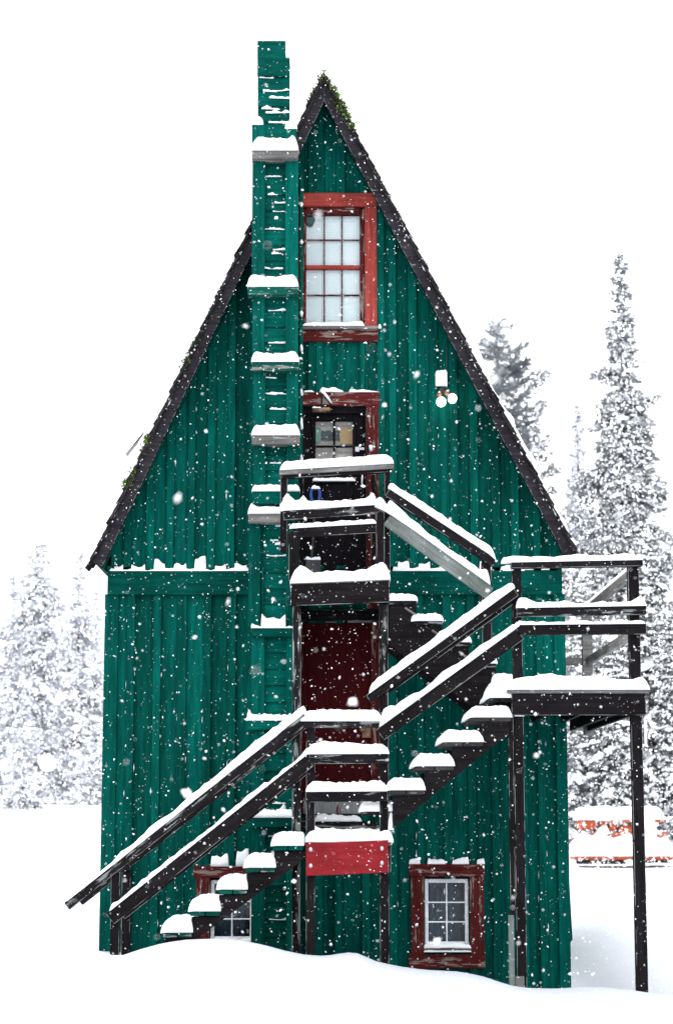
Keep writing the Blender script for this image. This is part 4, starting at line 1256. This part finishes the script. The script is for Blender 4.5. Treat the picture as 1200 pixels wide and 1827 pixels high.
def np_mesh(name, V, F):
    me = bpy.data.meshes.new(name)
    V = np.ascontiguousarray(V, np.float32); F = np.ascontiguousarray(F, np.int32)
    k = F.shape[1]
    me.vertices.add(len(V)); me.vertices.foreach_set('co', V.ravel())
    me.loops.add(F.size); me.loops.foreach_set('vertex_index', F.ravel())
    me.polygons.add(len(F)); me.polygons.foreach_set('loop_start', np.arange(0, F.size, k, dtype=np.int32))
    me.update(calc_edges=True)
    return me

def conifer(name, H, R, seed, label, cat='tree', loc=(0, 0, 0), snowy=1.0, spray=0.34, dens=1.0, start=0.03, shape=0.9, nb=7, needle='needle', hi=True, group=None, pine=False, step=0.36, droop=1.0, pad=1.0):
    r = np.random.default_rng(seed)
    t_ = root(name, loc, label, cat, group)
    zs, rad, pts = np.linspace(-0.6, H, 16), [], []
    bx, by = r.normal(0, .003 * H), r.normal(0, .003 * H)
    for z in zs:
        u = max(z / H, 0)
        pts.append(Vector((loc[0] + bx * math.sin(u * 2.6) * u, loc[1] + by * u * u, loc[2] + z)))
        rad.append(max(0.018, H * 0.0105 * (1 - u) ** 0.85 + 0.012))
    tube('trunk', pts, rad, 'bark', t_, 9)
    def axis(u):
        return np.array([bx * math.sin(u * 2.6) * u, by * u * u, u * H])
    SV, SF, NV, NF = [], [], [], []
    nso = 0
    iv, if_ = (ICO_V, ICO_F) if hi else (ICO1_V, ICO1_F)
    z = start * H
    while z < H * 0.985:
        u = z / H
        env = R * ((1 - u) ** shape) + 0.04
        gap = 0.62 + 0.5 * r.random()
        for b in range(max(3, int(nb * (0.55 + 0.6 * (1 - u)) + r.integers(-1, 2)))):
            az = r.uniform(0, 2 * math.pi)
            if pine and r.random() < 0.35:
                continue
            Lb = env * r.uniform(0.55, 1.12) * gap
            el = (math.radians(-26 + 44 * u + r.normal(0, 9)) if not pine else math.radians(18 + r.normal(0, 13)))
            dirh = np.array([math.cos(az), math.sin(az), 0.0]); side = np.array([-dirh[1], dirh[0], 0])
            base = axis(u)
            k = max(3, int(Lb / 0.17 * dens))
            def on(s):
                sag = -droop * (0.16 * Lb * s * s if not pine else -0.10 * Lb * s * s)
                return base + dirh * (Lb * s * math.cos(el)) + np.array([0, 0, Lb * s * math.sin(el) + sag])
            # the limb itself
            p0, p1 = on(0.02), on(0.95)
            th = 0.012 + 0.006 * Lb
            o = len(NV)
            NV += [p0 + np.array([0, 0, th]), p0 - np.array([0, 0, th]), p1, p1 + np.array([0, 0, .01])]
            NF += [(o, o + 1, o + 2), (o, o + 2, o + 3)]
            for i in range(k):
                s = (i + 0.5 + r.uniform(-.3, .3)) / k
                if pine and s < 0.3:
                    continue
                if s < 0.12 and u < 0.9:
                    continue
                c = on(s)
                wd = Lb * 0.34 * (math.sin(math.pi * min(1, s * 0.85 + 0.12)) + .15)
                for sd in ((-1, 1, 0) if not pine else (-1, 1, 0, 0)):
                    c2 = c + side * sd * wd * r.uniform(0.15, 1.0) * 0.6 + r.normal(0, 0.03, 3)
                    for q in range(3):
                        d = dirh * r.uniform(0.1, 1.0) + side * (sd * r.uniform(0.2, 1.1) + r.normal(0, .3)) + np.array([0, 0, r.uniform(-1.0, 0.12) if not pine else r.uniform(-.3, .8)])
                        d /= np.linalg.norm(d)
                        ln = spray * r.uniform(0.5, 1.2) * (0.22 + 0.78 * min(1, Lb / (0.38 * R)))
                        wv = np.cross(d, r.normal(0, 1, 3)); wv /= np.linalg.norm(wv)
                        w = ln * r.uniform(0.10, 0.2)
                        o = len(NV)
                        NV += [c2 - wv * w * .5, c2 + d * ln * 0.5 + wv * w, c2 + d * ln, c2 + d * ln * 0.45 - wv * w]
                        NF += [(o, o + 1, o + 2), (o, o + 2, o + 3)]
            # snow pads lying along the bough, broken here and there
            s = 0.2 + 0.15 * r.random()
            while s < 1.0:
                if r.random() < 0.80 * snowy * (0.6 if u > 0.6 else 1.0):
                    sx = (Lb * r.uniform(0.10, 0.22) + 0.05) * pad; sy = pad * (0.06 + Lb * 0.085) * r.uniform(0.6, 1.3); sz = min(sy, 0.25) * r.uniform(0.35, 0.7)
                    a2 = az + r.normal(0, 0.45)
                    ca, sa = math.cos(a2), math.sin(a2)
                    q0, q1 = on(max(0, s - .08)), on(min(1, s + .08))
                    tl = math.atan2(q1[2] - q0[2], np.linalg.norm((q1 - q0)[:2])) + r.normal(0, .10)
                    ct, s_t = math.cos(tl), math.sin(tl)
                    v = iv * np.array([sx, sy, sz]) * (1 + r.normal(0, 0.10, (len(iv), 1)))
                    v[:, 2] = np.where(v[:, 2] < 0, v[:, 2] * 0.4, v[:, 2])
                    x = v[:, 0] * ct - v[:, 2] * s_t; zz = v[:, 0] * s_t + v[:, 2] * ct
                    v = np.stack([x * ca - v[:, 1] * sa, x * sa + v[:, 1] * ca, zz], -1)
                    off_ = side * r.normal(0, 0.16) * Lb * (0.3 + s)
                    SV.append(v + on(s) + off_ + np.array([0, 0, sz * 0.4 - 0.02])); SF.append(if_ + nso); nso += len(iv)
                s += r.uniform(0.13, 0.30) * pad
        z += step * (0.65 + 0.6 * r.random()) * (1.25 - 0.75 * u) * (1.3 if pine else 1)
    L0 = np.array(loc)
    me = np_mesh('crown', np.array(NV), np.array(NF)); link('crown', me, M[needle], t_, loc)['kind'] = 'stuff'
    if SV:
        me = np_mesh('snow_load', np.concatenate(SV), np.concatenate(SF)); link('snow_load', me, M['snow'], t_, loc, None, True)['kind'] = 'stuff'
    return t_

def tree_at(px_base, px_top_y, dist_y, Rpx, **kw):
    X = W(px_base, 1440, dist_y)[0]
    gz = float(ground_z(X, dist_y))
    H = W(px_base, px_top_y, dist_y)[1] - gz
    R = Rpx * (dist_y + DIST) / F_PX
    return conifer(kw.pop('name'), H, R, loc=(X, dist_y, gz - 0.1), **kw)

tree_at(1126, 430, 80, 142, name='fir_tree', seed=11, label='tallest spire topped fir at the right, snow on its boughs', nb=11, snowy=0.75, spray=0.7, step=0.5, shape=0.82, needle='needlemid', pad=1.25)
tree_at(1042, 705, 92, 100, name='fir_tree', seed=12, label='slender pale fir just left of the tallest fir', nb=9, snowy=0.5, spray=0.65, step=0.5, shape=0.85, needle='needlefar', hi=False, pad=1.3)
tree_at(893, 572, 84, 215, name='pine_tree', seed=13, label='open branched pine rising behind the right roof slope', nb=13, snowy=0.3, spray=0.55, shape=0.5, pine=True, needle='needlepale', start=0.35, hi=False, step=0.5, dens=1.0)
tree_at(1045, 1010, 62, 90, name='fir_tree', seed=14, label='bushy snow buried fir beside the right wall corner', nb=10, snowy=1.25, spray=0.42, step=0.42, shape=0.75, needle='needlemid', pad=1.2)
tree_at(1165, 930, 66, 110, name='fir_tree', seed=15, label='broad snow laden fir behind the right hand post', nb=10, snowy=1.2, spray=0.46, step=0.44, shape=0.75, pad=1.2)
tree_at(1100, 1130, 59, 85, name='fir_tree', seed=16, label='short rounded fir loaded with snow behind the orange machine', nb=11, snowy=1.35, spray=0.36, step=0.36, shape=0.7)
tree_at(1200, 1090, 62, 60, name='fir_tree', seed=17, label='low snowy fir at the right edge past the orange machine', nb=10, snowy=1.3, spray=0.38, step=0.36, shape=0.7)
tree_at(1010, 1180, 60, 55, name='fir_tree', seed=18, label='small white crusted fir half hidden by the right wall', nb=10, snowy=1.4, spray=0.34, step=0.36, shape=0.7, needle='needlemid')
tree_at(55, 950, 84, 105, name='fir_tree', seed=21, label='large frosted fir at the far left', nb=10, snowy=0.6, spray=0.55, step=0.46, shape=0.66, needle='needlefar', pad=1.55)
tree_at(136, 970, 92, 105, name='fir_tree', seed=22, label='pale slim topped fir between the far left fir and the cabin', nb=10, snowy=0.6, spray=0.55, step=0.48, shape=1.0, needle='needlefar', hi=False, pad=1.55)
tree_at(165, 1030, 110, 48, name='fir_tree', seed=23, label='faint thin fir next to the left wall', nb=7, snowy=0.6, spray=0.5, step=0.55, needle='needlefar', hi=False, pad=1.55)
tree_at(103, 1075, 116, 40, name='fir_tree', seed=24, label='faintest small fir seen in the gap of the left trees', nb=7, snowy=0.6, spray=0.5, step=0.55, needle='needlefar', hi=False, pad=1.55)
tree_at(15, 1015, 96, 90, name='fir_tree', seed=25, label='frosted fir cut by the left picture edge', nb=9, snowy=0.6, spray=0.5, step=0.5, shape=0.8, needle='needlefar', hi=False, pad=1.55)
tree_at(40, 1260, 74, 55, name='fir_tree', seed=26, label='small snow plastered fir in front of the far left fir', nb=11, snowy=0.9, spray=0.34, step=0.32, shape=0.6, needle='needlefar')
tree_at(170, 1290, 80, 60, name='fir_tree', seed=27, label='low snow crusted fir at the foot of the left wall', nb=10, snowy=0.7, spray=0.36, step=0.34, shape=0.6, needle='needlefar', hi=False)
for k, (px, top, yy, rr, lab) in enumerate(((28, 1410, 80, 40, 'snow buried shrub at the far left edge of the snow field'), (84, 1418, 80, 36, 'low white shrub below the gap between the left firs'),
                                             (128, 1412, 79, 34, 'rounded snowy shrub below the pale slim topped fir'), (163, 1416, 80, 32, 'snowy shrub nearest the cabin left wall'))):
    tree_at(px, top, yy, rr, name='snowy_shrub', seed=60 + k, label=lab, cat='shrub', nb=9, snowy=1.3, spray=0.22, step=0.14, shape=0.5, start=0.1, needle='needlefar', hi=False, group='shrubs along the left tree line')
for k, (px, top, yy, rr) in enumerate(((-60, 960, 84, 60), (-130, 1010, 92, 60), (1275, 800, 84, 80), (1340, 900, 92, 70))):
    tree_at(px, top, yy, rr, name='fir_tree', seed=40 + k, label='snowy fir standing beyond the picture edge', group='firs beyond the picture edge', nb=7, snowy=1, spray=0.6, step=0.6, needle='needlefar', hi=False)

# ------------------------------------------------------------------ falling snow
def flakes(n, lo, hi, rmed, sig, keep=None):
    c = rng.uniform(lo, hi, (n, 3))
    if keep is not None:
        c = c[keep(c)]
    return c, np.clip(rmed * np.exp(rng.normal(0, sig, len(c))), 0.0010, rmed * 4.0)
def near_clear(c):
    d = c[:, 1] + DIST
    return (d > 3.2) & (rng.random(len(c)) < np.clip(0.05 + (d - 7) / 6, 0.05, 1)) & (c[:, 2] > -0.1)
cA, rA = flakes(88000, (-5.0, -DIST, -0.1), (5.0, -0.12, 9.8), 0.0021, 0.62, near_clear)
def beyond(c):
    d = (c[:, 1] + DIST) / DIST
    x = np.abs(c[:, 0]) / d
    ok = (x > 1.9) & (x < 4.6) & (c[:, 2] > 0)
    return ok
cB, rB = flakes(330000, (-26, 2, 0), (26, 76, 24), 0.022, 0.40, beyond)
nb = 46                                     # a few big clumped flakes close by
cN = rng.uniform((-1.6, -DIST + 4.5, 0.6), (1.6, -DIST + 10.5, 5.6), (nb, 3))
cA, rA = np.concatenate([cA, cN]), np.concatenate([rA, rng.uniform(0.0065, 0.0135, nb)])
C, Rr = np.concatenate([cA, cB]), np.concatenate([rA, rB])
# the flakes keep clear of timber: nudge those inside the front structures forward
octa = np.array([(1, 0, 0), (-1, 0, 0), (0, 1, 0), (0, -1, 0), (0, 0, 1), (0, 0, -1)], float)
octf = np.array([(0, 2, 4), (2, 1, 4), (1, 3, 4), (3, 0, 4), (2, 0, 5), (1, 2, 5), (3, 1, 5), (0, 3, 5)])
n = len(C)
kA = len(cA)
q = octa[None] * rng.uniform(0.45, 1.55, (n, 1, 3)) * rng.uniform(0.55, 1.45, (n, 6, 1)) + rng.normal(0, 0.12, (n, 6, 3))
a = rng.uniform(0, 2 * np.pi, n); ca, sa = np.cos(a), np.sin(a)
rot = np.stack([q[:, :, 0] * ca[:, None] - q[:, :, 2] * sa[:, None], q[:, :, 1], q[:, :, 0] * sa[:, None] + q[:, :, 2] * ca[:, None]], -1)
FV = (rot * Rr[:, None, None] + C[:, None, :]).reshape(-1, 3)
FF = np.concatenate([(octf[None] + (np.arange(kA) * 6)[:, None, None]).reshape(-1, 3), (octf[[0, 3, 5, 6]][None] + (np.arange(kA, n) * 6)[:, None, None]).reshape(-1, 3)])
fme = np_mesh('falling_snow', FV, FF)
fm, fn_, fl_ = new_mat('snowflake')
p = N(fn_, 'ShaderNodeBsdfDiffuse'); p.inputs[0].default_value = (0.98, 0.98, 0.985, 1)
tl = N(fn_, 'ShaderNodeBsdfTranslucent'); tl.inputs[0].default_value = (0.98, 0.98, 0.985, 1)
mx = N(fn_, 'ShaderNodeMixShader'); mx.inputs[0].default_value = 0.35
oo = N(fn_, 'ShaderNodeOutputMaterial')
fl_.new(p.outputs[0], mx.inputs[1]); fl_.new(tl.outputs[0], mx.inputs[2]); fl_.new(mx.outputs[0], oo.inputs[0])
fo = link('falling_snow', fme, fm, smooth=True)
tag(fo, 'snowflakes falling through the air', None, None, 'stuff')
